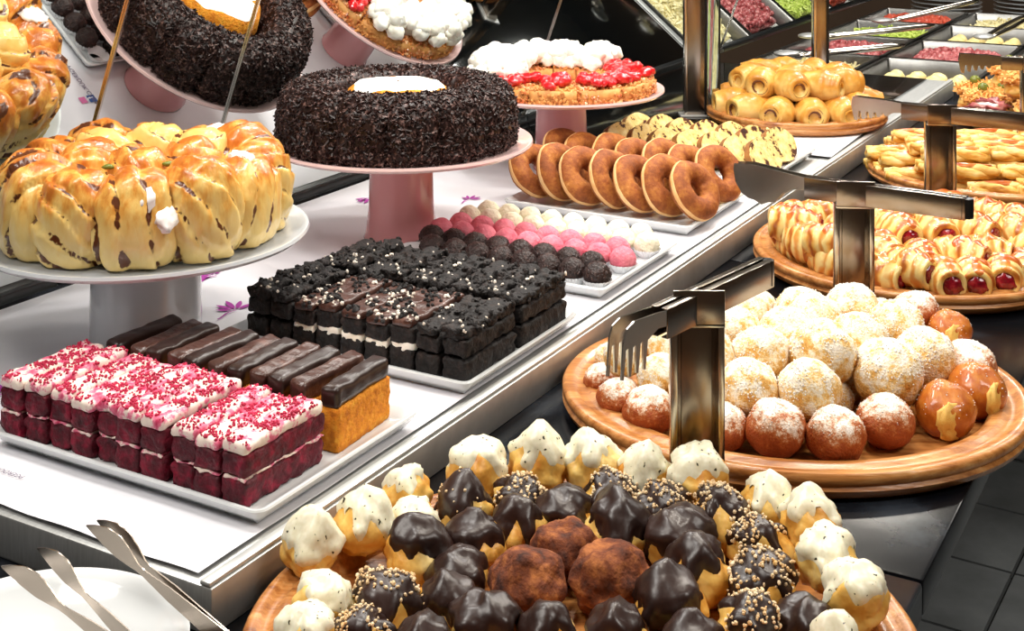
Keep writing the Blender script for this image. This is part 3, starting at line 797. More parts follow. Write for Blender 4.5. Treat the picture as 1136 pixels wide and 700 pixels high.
# ------------------------------------------------------------------ filled bread rolls on the board
def bread_roll(seed):
    r = empty('filled_bread_roll', (0, 0, -5)); R, L = .0315, .040
    mk('roll_dough', roll_geo(R, L, 1.0, seed, .5, .05), roll_m, r)
    for s in (-1, 1):
        t = [(s*(L*.90+.0015), .010*math.cos(q)*(1+.1*q), .0245+.010*math.sin(q)*(1+.1*q)) for q in np.linspace(0, 7.5, 22)]
        mk('spiral_filling', tube(t, .0028, 6), filling_brown if seed % 2 else custard, r)
    return r
BRD = [bread_roll(s) for s in (1, 2, 3)]
br = []
for a in range(13): br.append((.118*math.cos(math.radians(a*360/13-90)), .118*math.sin(math.radians(a*360/13-90)), 0, math.radians(a*360/13-90), 'outer ring of the board', a, 13))
for a in range(6): br.append((.055*math.cos(a*1.047), .055*math.sin(a*1.047), 0, a*1.047, 'inner ring of the board', a, 6))
for a in range(9): br.append((.082*math.cos(a*.698+.2), .082*math.sin(a*.698+.2), .046, a*.698+.9, 'upper layer of the pile', a, 9))
br.append((0, 0, .046, .4, 'upper layer of the pile', 8, 9))
for x, y, z, an, rn, k, n in br:
    place(BRD[k % 3], (rb_.x+x*1.1, rb_.y+y*1.1, RZ+z), (0, 0, an+(.15*math.sin(k*5))), 1.03,
          f"golden filled bread roll, {ORD[k]} anticlockwise from the front in the {rn}" if (x, y) != (0, 0) else 'golden filled bread roll lying on the very middle of the pile', 'bread roll', 'filled bread rolls on the wooden board')

# ------------------------------------------------------------------ marbled cake slices
def plum(seed):
    r = empty('marbled_cake_slice', (0, 0, -5)); poly = []
    for q in range(24):
        a = 2*math.pi*q/24; x = .036*math.cos(a); z = .030*math.sin(a)
        if z < 0: z *= .9; x *= 1.0
        rr = 1+.05*noise.noise(Vector((math.cos(a)*2, math.sin(a)*2, seed)))
        poly.append((x*rr*1.15, z*rr*1.1+.030))
    mk('marbled_crumb', prism(poly, -.0085, .0085), plum_m, r, smooth=False)
    v, f = prism([((x)*1.012, (z-.030)*1.012+.030) for x, z in poly], -.006, .006)
    mk('crust_band', (v, [q for q in f if len(q) == 4]), plum_crust, r)
    return r
PLM = [plum(s) for s in (1, 2, 3)]
# local y of a slice = its thickness; it leans against the next one along v
for ri, (u, n, v0, v1) in enumerate([(1.405, 7, .050, .310), (1.50, 7, .055, .320)]):
    for i in range(n):
        v_ = v1+(v0-v1)*i/(n-1); p = W(u+.008*math.sin(i*2.1), v_, PZ+.002)
        place(PLM[(i+ri) % 3], p, (-math.radians(30), 0, ROT-.25), 1, f"marbled loaf cake slice, {nth(i, n)} in the {['front', 'rear'][ri]} leaning row", 'cake slice', 'marbled loaf cake slices on white plate')
p = W(1.585, .07, PZ+.002); place(PLM[0], p, (-.95, 0, ROT+.5), 1, 'marbled loaf cake slice lying apart at the right end behind the rows', 'cake slice', 'marbled loaf cake slices on white plate')

# ------------------------------------------------------------------ ring doughnuts
def donut(seed):
    r = empty('ring_doughnut', (0, 0, -5)); v = []; f = []; n1, n2 = 48, 20; R, rr = .0288, .0174
    for i in range(n1):
        a = 2*math.pi*i/n1; w_ = 1+.16*noise.noise(Vector((math.cos(a)*1.5, math.sin(a)*1.5, seed*3.3)))
        for j in range(n2):
            b = 2*math.pi*j/n2; q = rr*w_*(1+.03*noise.noise(Vector((math.cos(a)*4, math.sin(a)*4, seed+b))))
            v.append(((R+q*math.cos(b))*math.cos(a), (R+q*math.cos(b))*math.sin(a), q*.88*math.sin(b)))
    for i in range(n1):
        for j in range(n2): f.append((i*n2+j, ((i+1) % n1)*n2+j, ((i+1) % n1)*n2+(j+1) % n2, i*n2+(j+1) % n2))
    mk('fried_ring', (v, f), donut_m, r)
    v2 = []; f2 = []
    for i in range(n1):
        a = 2*math.pi*i/n1
        for j in range(5):
            b = (-.25+.50*j/4); w_ = 1+.16*noise.noise(Vector((math.cos(a)*1.5, math.sin(a)*1.5, seed*3.3)))
            q = rr*w_*(1.03 if 0 < j < 4 else .98)
            v2.append(((R+q*math.cos(b))*math.cos(a), (R+q*math.cos(b))*math.sin(a), q*.88*math.sin(b)))
    for i in range(n1):
        for j in range(4): f2.append((i*5+j, ((i+1) % n1)*5+j, ((i+1) % n1)*5+j+1, i*5+j+1))
    mk('pale_side_band', (v2, f2), donut_side, r)
    return r
DON = [donut(s) for s in (1, 2, 3)]
def put_donut(u, v_, tilt, i, lab, yaw=0):
    # ring axis (local z) tilted towards -v (to the right and nearer)
    ax = (W(0, -1)-W(0, 0)).normalized(); ax = Matrix.Rotation(yaw, 3, 'Z') @ ax
    nrm = (ax*math.sin(tilt)+Vector((0, 0, 1))*math.cos(tilt)).normalized()
    q = Vector((0, 0, 1)).rotation_difference(nrm)
    h = .046*math.sin(tilt)+.0150*math.cos(tilt)
    place(DON[i % 3], W(u, v_, PZ+h-.002), q.to_euler(), 1, lab, 'doughnut', 'ring doughnuts on white plate')
for i in range(7):
    put_donut(1.085+.004*math.sin(i*3), .322-.0445*i if i else .322, math.radians([52, 64, 58, 62, 56, 63, 57][i]), i, f"cinnamon-sugared ring doughnut, {nth(i, 7)} in the front leaning row", -.35+.13*math.sin(i*2.3))
for i in range(7):
    put_donut(1.192+.004*math.cos(i*3), .325-.0440*i, math.radians([60, 55, 64, 58, 61, 56, 62][i]), i+1, f"cinnamon-sugared ring doughnut, {nth(i, 7)} in the rear leaning row", -.35+.12*math.sin(i*3.1))

# ------------------------------------------------------------------ truffles in paper cases
def truffle(m, nm, seed):
    r = empty(nm, (0, 0, -5))
    b = blob(seed, .0168, .0168, .0160, .06, 2, 4, .95)
    tb = mk('truffle_ball', G().add(b, 0, Matrix.Translation((0, 0, .001))), m, r)
    if m is truf_brown:
        tag(mk('sprinkle_coat', scatter(b, 260, .0034, seed, 'sprinkle'), sprinkle_a, tb, smooth=False), kind='stuff')
    n = 48; v = []; f = []
    for z, rad in ((0, .0115), (.006, .0150), (.0115, .0182)):
        for k in range(n):
            a = 2*math.pi*k/n; q = rad+(.0009 if k % 2 else -.0009)*z/.0115*1.0
            v.append((q*math.cos(a), q*math.sin(a), z))
    for i in range(2):
        for k in range(n): f.append((i*n+k, i*n+(k+1) % n, (i+1)*n+(k+1) % n, (i+1)*n+k))
    f.append(tuple(range(n)))
    mk('paper_case', (v, f), paper_cup, r, smooth=False)
    return r
TR = [(truffle(truf_brown, 'chocolate_truffle', 1), 'chocolate sprinkle truffle', 'brown'), (truffle(truf_pink, 'pink_truffle', 2), 'pink coconut truffle', 'pink'), (truffle(truf_white, 'white_truffle', 3), 'white coconut truffle', 'white')]
for row in range(6):
    pr, nm, c = TR[row//2]
    for i in range(9):
        if row == 0 and i == 0: continue
        u = .738+.0375*row; v_ = .320-.0345*i-(.009 if row % 2 else 0)
        if v_ < .038: continue
        p = W(u, v_, PZ-.0004)
        nn = 8 if row % 2 or True else 9
        place(pr, p, (0, 0, i*1.3+row), 1.0, f"{nm} in white paper case, {ORD[i]} from left, {['nearer', 'farther'][row%2]} {c} row", 'truffle', f'{c} truffles on the white plate')
u, v_ = uv_of(447, 276, .05)
ec = mk('empty_paper_case', lathe([(.002, 0), (.0115, 0), (.015, .006), (.018, .012)], 48, close=False, wob=lambda a, i: 1+.03*math.sin(a*24)), paper_cup); ec.location = W(.742, .317, PZ)
tag(ec, 'empty white paper case at the left corner of the truffle plate', 'paper case')

# ------------------------------------------------------------------ red velvet slices
def slice_along_u(name, u0, u1, v_, th, label, cat, group, builder, z=PZ):
    o = builder; o.location = W((u0+u1)/2, v_, z); o.rotation_euler = (0, 0, ROT); return tag(o, label, cat, group)
def velvet(seed, L=.104, T_=.0284, H=.053):
    r = empty('red_velvet_slice', (0, 0, -5)); h = L/2; t = T_/2-.0008
    mk('lower_sponge', subdiv_box(-h, h, -t, t, 0, H*.42, 26, 8, 6, .0028, 150, seed, .003), red_velvet, r)
    mk('cream_filling', subdiv_box(-h*.99, h*.99, -t*.97, t*.97, H*.41, H*.455, 26, 8, 2, .0030, 130, seed+1, .001), velvet_icing, r)
    mk('upper_sponge', subdiv_box(-h*.99, h*.99, -t, t, H*.45, H*.82, 26, 8, 6, .0024, 150, seed+2, .003), red_velvet, r)
    top = subdiv_box(-h, h, -t*1.02, t*1.02, H*.80, H, 26, 8, 3, .0020, 110, seed+3, .004)
    it_ = mk('icing_top', top, velvet_icing, r)
    tag(mk('red_crumbs', scatter(top, 230, .0029, seed, zmin=H*.97, sel=clump(seed, 70, -.1)), red_crumb, it_, smooth=False), kind='stuff')
    return r
VEL = [velvet(s) for s in (1, 2, 3)]
for i in range(10):
    place(VEL[i % 3], W(.139+(.004 if 4 < i < 8 else 0)+.002*math.sin(i*4), .0560+.0290*i+(.004 if i > 2 else 0), PZ), (0, 0, ROT+.01*math.sin(i*7)), (1, 1, 1+.05*math.sin(i*5)),
          f"red velvet slice with pink-speckled white icing, {nth(i, 10, 'right', 'left')} in its row", 'cake slice', 'red velvet slices on white plate')
# orange sponge slices with a chocolate bar on top
def orange(seed, L=.088, T_=.0225, H=.058):
    r = empty('orange_chocolate_slice', (0, 0, -5)); h = L/2; t = T_/2-.0006
    mk('orange_sponge', subdiv_box(-h, h, -t, t, 0, H*.68, 20, 6, 8, .0012, 220, seed, .0015), sponge_orange, r)
    top = subdiv_box(-h-.001, h+.001, -t*.92, t*.92, H*.66, H, 24, 8, 6, .0016, 70, seed+2, .0055)
    mk('chocolate_topping', top, choco_dark if seed % 2 else choco_mid, r)
    return r
ORG = [orange(s) for s in (1, 2, 3, 4)]
for i in range(11):
    lean = 0 if i == 0 else .10+.05*math.sin(i*3)
    place(ORG[(i*3) % 4], W(.250-.0012*i, .0525+.0242*i+(.012 if i else 0), PZ), (lean, 0, ROT-.02*i/12+(.06 if i == 0 else .04*math.sin(i*5))), 1,
          f"orange sponge slice topped with dark chocolate, {nth(i, 11, 'right', 'left')} in its row", 'cake slice', 'orange chocolate slices on white plate')
# black brownies
def brownie(seed, kind, L=.105, T_=.0295, H=.052):
    r = empty('layered_chocolate_brownie' if kind else 'crumbly_black_brownie', (0, 0, -5)); h = L/2; t = T_/2-.0005
    mk('lower_sponge', subdiv_box(-h, h, -t, t, 0, H*.45, 24, 8, 6, .003, 130, seed, .003), sponge_black, r)
    if kind: mk('cream_filling', subdiv_box(-h*.98, h*.98, -t*.99, t*.99, H*.36, H*.56, 24, 8, 4, .0028, 100, seed+1, .003), cream_m, r)
    mk('upper_sponge', subdiv_box(-h*.99, h*.99, -t, t, H*.5, H*.84, 24, 8, 5, .003, 130, seed+2, .003), sponge_black, r)
    top = subdiv_box(-h, h, -t*.96, t*.96, H*.82, H*(1.0 if kind else 1.05), 28, 10, 4, .0018 if kind else .0045, 60 if kind else 110, seed+3, .004)
    ctp = mk('chocolate_top', top, choco_mid if kind else sponge_black, r)
    tag(mk('white_crumbs', scatter(top, 26 if kind else 12, .0046, seed, zmin=H*.93, sel=clump(seed, 55, .2)), crumb_white, ctp, smooth=False), kind='stuff')
    tag(mk('dark_crumbs', scatter(top, 36, .008, seed+9, zmin=H*.9, emb=.0), sponge_black, ctp, smooth=False), kind='stuff')
    return r
BRN = [brownie(s, 1) for s in (1, 2, 3)]; BRK = [brownie(s, 0) for s in (5, 6, 7)]
for i in range(9):
    plain = i in (0, 1, 7, 8)
    place((BRK if plain else BRN)[i % 3], W(.448, .038+.0318*i, PZ), (0, 0, ROT+.02*math.sin(i*6)), (1, 1, 1+.05*math.sin(i*4)),
          f"{'crumbly black' if plain else 'cream-layered chocolate'} brownie, {nth(i, 9, 'right', 'left')} in the front row", 'brownie', 'brownies in the front row of the white plate')
for i in range(9):
    place(BRK[(i+1) % 3], W(.562, .036+.0318*i, PZ), (0, 0, ROT+.02*math.sin(i*5)), (1, 1, 1.04+.05*math.sin(i*3)),
          f"crumbly black brownie with white crumbs, {nth(i, 9, 'right', 'left')} in the rear row", 'brownie', 'brownies in the rear row of the white plate')

# ------------------------------------------------------------------ twisted bread ring
bread = empty('twisted_bread_ring', (SA.x, SA.y, ZA+.0018))
tag(bread, 'large golden twisted bread ring with glaze and brown filling on the grey stand', 'bread')
def bun(seed, rx, ry, rz, tw, nst=4, amp=.06):
    """bun wound from bands of dough: ridges spiral round it"""
    v, f = ico(5); out = []; off = Vector((seed*3.3, seed, 0)); ridg = []
    for d in v:
        q = d.x*math.cos(tw)+d.z*math.sin(tw)+.25*d.y*math.sin(tw*2)
        ph = (q*1.2+.10*noise.noise(d*1.5+off)+seed*.37)*nst/2
        fr = ph-math.floor(ph)
        rdg = (fr**.5)*(1 if fr < .93 else (1-fr)/.07)
        sx = abs(d.x)**1; 
        e = .82
        dd = Vector((math.copysign(abs(d.x)**e, d.x), math.copysign(abs(d.y)**e, d.y), math.copysign(abs(d.z)**e, d.z)))
        r = (.885+.13*rdg)*(1+amp*fbm(d*1.6+off))
        p = Vector((dd.x*rx*r, dd.y*ry*r, dd.z*rz*r))
        if p.z < -rz*.72: p.z = -rz*.72+(p.z+rz*.72)*.08
        p.z += rz*.74
        out.append(tuple(p)); ridg.append(fr)
    g = G(); g.v = out; g.f = list(f); g.m = [0]*len(f); g.seam = [min(x, 1-x) for x in ridg]
    return g
def seam_attr(o, vals):
    a = o.data.attributes.new('seam', 'FLOAT', 'POINT'); a.data.foreach_set('value', vals)
bun_m = mat('baked_bun_dough', [(0, '#e3c378'), (.36, '#edd189'), (.52, '#ecc470'), (.64, '#e0a048'), (.74, '#c8752a'), (1, '#98440f')], scale=26, detail=6, zmix=.55, stretch=(2.2, 2.2, .8), rough=.33, bump=.5, bscale=45, bdist=.003, coat=.35, contrast=1.2)
bun_pale = mat('pale_bun_dough', [(0, '#f3dd9c'), (.45, '#f0d388'), (.75, '#e9b55c'), (1, '#c97a2c')], scale=18, detail=3, zmix=.5, rough=.36, bump=.3, bscale=45, bdist=.003, coat=.3, contrast=1.2)
for m in (bun_m, bun_pale):      # brown filling shows where two bands of dough meet
    nt = m.node_tree; N = nt.nodes; L = nt.links; b = N['Principled BSDF']
    src = b.inputs['Base Color'].links[0].from_socket
    at_ = N.new('ShaderNodeAttribute'); at_.attribute_name = 'seam'
    nz = N.new('ShaderNodeTexNoise'); nz.inputs['Scale'].default_value = 45; nz.inputs['Detail'].default_value = 3
    tc = N.new('ShaderNodeTexCoord'); L.new(tc.outputs['Object'], nz.inputs['Vector'])
    m1 = N.new('ShaderNodeMapRange'); m1.inputs[1].default_value = .42; m1.inputs[2].default_value = .66; m1.inputs[3].default_value = .0; m1.inputs[4].default_value = .17
    L.new(nz.outputs[0], m1.inputs[0])
    df = N.new('ShaderNodeMath'); df.operation = 'SUBTRACT'; L.new(m1.outputs[0], df.inputs[0]); L.new(at_.outputs['Fac'], df.inputs[1])
    m2 = N.new('ShaderNodeMapRange'); m2.inputs[1].default_value = -.01; m2.inputs[2].default_value = .03; L.new(df.outputs[0], m2.inputs[0])
    mx = N.new('ShaderNodeMix'); mx.data_type = 'RGBA'; L.new(m2.outputs[0], mx.inputs[0]); L.new(src, mx.inputs[6])
    mx.inputs[7].default_value = rgb('#5d3018'); L.new(mx.outputs[2], b.inputs['Base Color'])
NS = 12
for k in range(NS):
    a = 2*math.pi*(k+.35)/NS-math.pi/2
    g = bun(k+1, .046+.004*math.sin(k*3.3), .040+.003*math.sin(k*2.1), .0565+.004*math.sin(k*2), (.2, .75, -.35, 1.1)[k % 4], 4 if k % 2 else 3)
    M_ = Matrix.Translation((.121*math.cos(a), .121*math.sin(a), 0)) @ Matrix.Rotation(a+math.pi/2, 4, 'Z') @ Matrix.Rotation(.0, 4, 'X')
    h = G(); h.add((g.v, g.f), 0, M_); h.m = g.m
    seam_attr(mk('dough_twist', h, bun_m, bread), g.seam)
for k in range(6):
    a = 2*math.pi*(k+.1)/6-math.pi/2
    g = bun(k+31, .040, .038, .058, 1.0+.3*k, 5)
    M_ = Matrix.Translation((.062*math.cos(a), .062*math.sin(a), .008)) @ Matrix.Rotation(a+.9, 4, 'Z')
    h = G(); h.add((g.v, g.f), 0, M_); h.m = g.m
    seam_attr(mk('inner_bun', h, bun_m if k in (0, 1, 5) else bun_pale, bread), g.seam)
for (a, rad, z, s) in ((-75, .140, .074, .018), (-68, .150, .055, .014), (-50, .118, .088, .012), (-20, .12, .090, .014), (60, .12, .086, .02)):
    a = math.radians(a); b = blob(int(z*1000), s, s*.8, s*.45, .4, 2, 3, .9)
    M_ = Matrix.Translation((rad*math.cos(a), rad*math.sin(a), z-.006)) @ Matrix.Rotation(a, 4, 'Z') @ Matrix.Rotation(.9 if z < .08 else .2, 4, 'Y')
    mk('icing_patch', G().add(b, 0, M_), icing, bread)
for k, (a, rad) in enumerate(((-60, .085), (-30, .09), (-100, .09))):
    a = math.radians(a); b = blob(k, .006, .004, .003, .3, 2, 2, .9)
    mk('green_pistachio', G().add(b, 0, Matrix.Translation((rad*math.cos(a), rad*math.sin(a), .088))), olive, bread)

# ------------------------------------------------------------------ chocolate sprinkle cake
cake = empty('chocolate_sprinkle_cake', (SB.x-.006, SB.y, ZB+.0018))
tag(cake, 'tall ring cake covered in dark chocolate sprinkles on the nearer pink stand', 'cake')
NW = 14
def wob(a, i):
    t = (a*NW/(2*math.pi)) % 1
    return 1-.055*math.exp(-((t-.5)/.08)**2)+.012*noise.noise(Vector((math.cos(a)*3, math.sin(a)*3, i*.4)))
prof = [(.150, 0), (.165, .002), (.168, .012), (.168, .035), (.166, .055), (.161, .070), (.152, .080), (.138, .085), (.118, .086), (.104, .083), (.096, .073), (.093, .05), (.092, .0)]
body = lathe(prof, 224, close=False, wob=wob)
cr_ = mk('cake_ring', body, sprinkle_a, cake)
tag(mk('chocolate_sprinkles', scatter(body, 12000, .0088, 3, 'sprinkle', zmin=.007), sprinkle_a, cr_, smooth=False), kind='stuff')
core = lathe([(.074, 0), (.077, .004), (.076, .05), (.070, .074), (.058, .082), (.03, .084), (.004, .084)], 96, close=False, wob=lambda a, i: 1+.05*noise.noise(Vector((math.cos(a)*3, math.sin(a)*3, i*.5))))
gc = mk('golden_core', core, sponge_orange, cake)
mk('icing_sugar_top', cap(core, .0030, .915, .12, 60, 4, ridge=.8), powder, gc)

# ------------------------------------------------------------------ strawberry and cream cake (two halves of wedges round a bare middle)
def wedge(a0, a1, r0, r1, z0, z1, n=10, nr=8, amp=.003, seed=0, sag=0):
    v = []; f = []; idx = {}
    def P(i, j, k):
        key = (i, j, k)
        if key in idx: return idx[key]
        a = a0+(a1-a0)*i/n; r = r0+(r1-r0)*j/nr; z = z0 if k == 0 else z1-sag*((j/nr)-.5)**2*4-sag*((i/n)-.5)**2*3
        p = Vector((r*math.cos(a), r*math.sin(a), z)); 
        d = noise.noise_vector(p*70+Vector((seed, 0, 0)))*amp
        if k == 0: d.z = 0
        idx[key] = len(v); v.append(tuple(p+d)); return idx[key]
    for i in range(n):
        for j in range(nr):
            for k in (0, 1): f.append((P(i, j, k), P(i+1, j, k), P(i+1, j+1, k), P(i, j+1, k)))
    for i in range(n):
        for j in (0, nr): f.append((P(i, j, 0), P(i+1, j, 0), P(i+1, j, 1), P(i, j, 1)))
    for j in range(nr):
        for i in (0, n): f.append((P(i, j, 0), P(i, j+1, 0), P(i, j+1, 1), P(i, j, 1)))
    return v, f
sw = [('s', k) for k in range(-3, 3)]+[('c', k) for k in range(3, 9)]
rr_ = random.Random(8)
for q, (kd, k) in enumerate(sw):
    a0 = math.radians(-90+30*k+1.2+38); a1 = math.radians(-90+30*(k+1)-1.2+38)
    r = empty('strawberry_cake_slice' if kd == 's' else 'cream_cake_slice', (SC.x, SC.y, ZC+.002))
    base = wedge(a0, a1, .078, .160, 0, .022, seed=k, amp=.002)
    mk('crumbly_base', base, tart_base, r)
    tag(mk('chopped_nuts', scatter(base, 240, .0065, k+50, sel=lambda c, n: math.hypot(c.x, c.y) > .145 or c.z > .02), tart_base if q % 2 else nut_glaze, r, smooth=False), kind='stuff')
    am = (a0+a1)/2
    if kd == 's':
        for t in range(14):
            a = a0+.06+(a1-a0-.12)*rr_.random(); rad = rr_.uniform(.088, .150)
            b = blob(t+k*20, .0125, .0105, .0085, .25, 2, 3, .9)
            M_ = Matrix.Translation((rad*math.cos(a), rad*math.sin(a), .0195+.009*rr_.random())) @ Matrix.Rotation(rr_.random()*6, 4, 'Z') @ Matrix.Rotation(rr_.uniform(-.4, .4), 4, 'X')
            mk('strawberry_piece', G().add(b, 0, M_), berry, r)
        n_, c_ = 'glazed strawberry cake slice', 'strawberry half of the round cake'
        i, n = q, 6
    else:
        g = G()
        for t in range(34):
            a = a0+.03+(a1-a0-.06)*rr_.random(); rad = rr_.uniform(.082, .157)
            b = blob(t+k*20, .0175, .014, .014, .25, 1.8, 3, .9)
            g.add(b, 0, Matrix.Translation((rad*math.cos(a), rad*math.sin(a), .0195+.022*rr_.random())) @ Matrix.Rotation(rr_.random()*6, 4, 'Z'))
        mk('piped_cream', g, cream_m, r)
        n_, c_ = 'white cream cake slice', 'cream half of the round cake'
        i, n = q-6, 6
    tag(r, f"{n_}, {ORD[i]} anticlockwise in the {c_}", 'cake slice', c_)

# ------------------------------------------------------------------ tongs and holders
def holder(X, Y, rz, h, label, z=0):
    r = empty('tongs_holder', (X, Y, z), rz)
    w_ = .021
    g = G(); g.add(bbox(-w_, w_, .004, .007, .0045, h, .0008)); 
    mk('back_plate', g, steel_dark, r, auto=.5)
    for s in (-1, 1):
        mk('side_flange', bbox(s*w_-.003, s*w_+.003, -.008, .007, .0045, h, .001), steel_pol, r, auto=.5)
    mk('inset_panel', bbox(-w_+.007, w_-.007, .0, .0035, .0045, h-.008, .001), steel_dark, r, auto=.5)
    mk('foot', bbox(-w_-.006, w_+.006, -.025, .025, 0, .004, .001), steel, r, auto=.5)
    mk('clamp', bbox(-w_-.002, w_+.002, -.016, -.0130, h-.002, h+.030, .0008), steel_dark, r, auto=.5)
    mk('clamp_shelf', bbox(-w_-.002, w_+.002, -.016, .022, h-.003, h+.0005, .0005), steel_pol, r, auto=.5)
    return tag(r, label, 'tongs holder', 'steel tongs holders between the platters')
def blade_poly(kind):
    if kind == 'scallop':
        p = [(0, .013), (-.03, .016), (-.085, .022), (-.112, .020), (-.113, .012), (-.110, -.004), (-.100, -.018)]
        for k in range(7):
            a = math.radians(235+k*17); p.append((-.068+.038*math.cos(a), .004+.034*math.sin(a)+(.003 if k % 2 else 0)))
        return p+[(-.034, -.012), (-.020, -.004), (0, -.003)]
    if kind == 'comb':
        p = [(0, .013), (-.03, .016), (-.095, .018), (-.098, .004)]
        for k in range(5):
            x = -.092+k*.0145; p += [(x, -.022+.003*k), (x+.006, -.023+.003*k), (x+.0085, -.006), (x+.0125, -.006)]
        return p+[(-.016, -.004), (0, -.003)]
    p = [(0, .012), (-.02, .014), (-.060, .016), (-.072, .012), (-.078, .002)]
    for k in range(4):
        x = -.079+k*.0125; p += [(x-.003, -.030), (x+.001, -.031), (x+.005, -.006), (x+.0085, -.005)]
    return p+[(-.018, 0), (0, -.002)]
def arm_geo(L0, L1, y, w_=.026, t=.0016, side=1):
    """channel-section arm along x"""
    g = G(); g.add(bbox(L0, L1, y-t/2, y+t/2, -w_/2, w_/2, .0005))
    g.add(bbox(L0, L1, min(y, y+side*.006), max(y, y+side*.006), w_/2-.0012, w_/2, .0004))
    g.add(bbox(L0, L1, min(y, y+side*.006), max(y, y+side*.006), -w_/2, -w_/2+.0012, .0004))
    return g
def tongs(kind, loc, rz, label, L=.165, gap=.016, pitch=0):
    r = empty('serving_tongs', loc); r.rotation_euler = (0, pitch, rz)
    for s in (-1, 1):
        a = mk('arm', arm_geo(-.06, L, s*gap/2, side=-s), steel_dark, r, auto=.5)
        v, f = prism(blade_poly(kind), s*gap/2*.9-.0008, s*gap/2*.9+.0008)
        mk('blade', ([(x*.85-.058, y, z*.95) for x, y, z in v], f), steel_pol, r, smooth=False)
    mk('hinge_end', tube([(L-.004, -gap/2, 0), (L+.004, -gap/4, 0), (L+.006, 0, 0), (L+.004, gap/4, 0), (L-.004, gap/2, 0)], .001, 6), steel_dark, r)
    pts = [(L-.004, -gap/2-.001), (L+.005, -gap/2+.002), (L+.008, 0), (L+.005, gap/2-.002), (L-.004, gap/2+.001)]
    v = [(x, y, z) for z in (-.0115, .0115) for x, y in pts]; n = len(pts)
    mk('dark_end_reflection', (v, [(k, k+1, n+k+1, n+k) for k in range(n-1)]+[tuple(range(n)), tuple(range(2*n-1, n-1, -1))]), black_rubber, r, auto=.5)  # dark reflection on the steel hinge end, painted as black
    return tag(r, label, 'tongs', 'steel serving tongs resting in holders')
def pair(px, y_, Yd, hz, ang, kind, hl, tl, off=0, hr=None, pitch=0, L=.165):
    X = (px-568)*Yd/FOC
    holder(X, Yd, hr if hr is not None else ang, hz, hl)
    d = Vector((math.cos(ang), math.sin(ang), 0))
    tongs(kind, Vector((X, Yd, hz+.0125))+d*off+Vector((0, 0, 0)), ang, tl, L, pitch=pitch)
pair(773, 0, 1.213, .165, math.radians(50), 'fork', 'steel tongs holder standing between cream puffs and doughnut balls', 'fork-ended steel tongs over the sugar-dusted doughnut balls', .0, hr=0, L=.125)
pair(947, 0, 1.655, .155, math.radians(-32), 'scallop', 'steel tongs holder in front of the jam pastry platter', 'broad-bladed steel tongs over the jam pastry rolls', 0, hr=math.radians(-5), L=.135)
pair(1043, 0, 2.16, .155, math.radians(-30), 'comb', 'steel tongs holder behind the jam pastry rolls', 'comb-ended steel tongs over the flaky cheese pastries', 0, hr=math.radians(-5), L=.135)
pair(1146, 0, 2.68, .155, math.radians(-12), 'comb', 'steel tongs holder at the right edge by the sandwiches', 'comb-ended steel tongs over the sandwich platter', 0, hr=math.radians(-5), L=.15)

# ------------------------------------------------------------------ white dish with tongs, lower left
dish = mk('round_white_dish', lathe([(.05, 0), (.055, .001), (.075, .012), (.100, .036), (.1035, .040), (.1035, .042), (.099, .042), (.092, .036), (.070, .017), (.01, .013)], 96), porcelain, auto=.9)
dish.location = (-.325, .918, .0005); tag(dish, 'round white dish with steel tongs at the lower left corner', 'dish')
def spoon_tongs(p0, p1, blade_up, label, tw):
    """two-armed tongs: p0 = blade end, p1 = hinge end"""
    p0, p1 = Vector(p0), Vector(p1); d = (p1-p0); L = d.length
    r = empty('pastry_tongs', p0); r.rotation_euler = d.to_track_quat('X', 'Z').to_euler()
    for s in (-1, 1):
        g = G(); n = 16; v = []; f = []
        prof_ = [(0, .0004), (.008, .0035), (.022, .0075), (.036, .0085), (.048, .006), (.058, .0028), (.066, .0026), (L*.6, .0052), (L, .0075)]
        for i, (x, w_) in enumerate(prof_):
            y = s*(.012*(1-x/L)+.0015)*tw
            for (a, b) in ((-w_, -.0005), (w_, -.0005), (w_, .0005), (-w_, .0005)):
                v.append((x, y+b, a+.004*math.sin(min(x/.06, 1)*math.pi)))
        for i in range(len(prof_)-1):
            for k in range(4): f.append((i*4+k, i*4+(k+1) % 4, (i+1)*4+(k+1) % 4, (i+1)*4+k))
        f += [(3, 2, 1, 0), tuple(len(v)-4+k for k in range(4))]
        mk('arm', (v, f), steel_dark, r, auto=.7)
    return tag(r, label, 'tongs', 'pastry tongs in the white dish')
spoon_tongs(at(22, 618, .082), at(175, 745, .05), 1, 'steel pastry tongs lying open in the white dish, left pair', 1.1)
spoon_tongs(at(102, 580, .085), at(255, 715, .045), 1, 'steel pastry tongs leaning out of the white dish, right pair', .35)

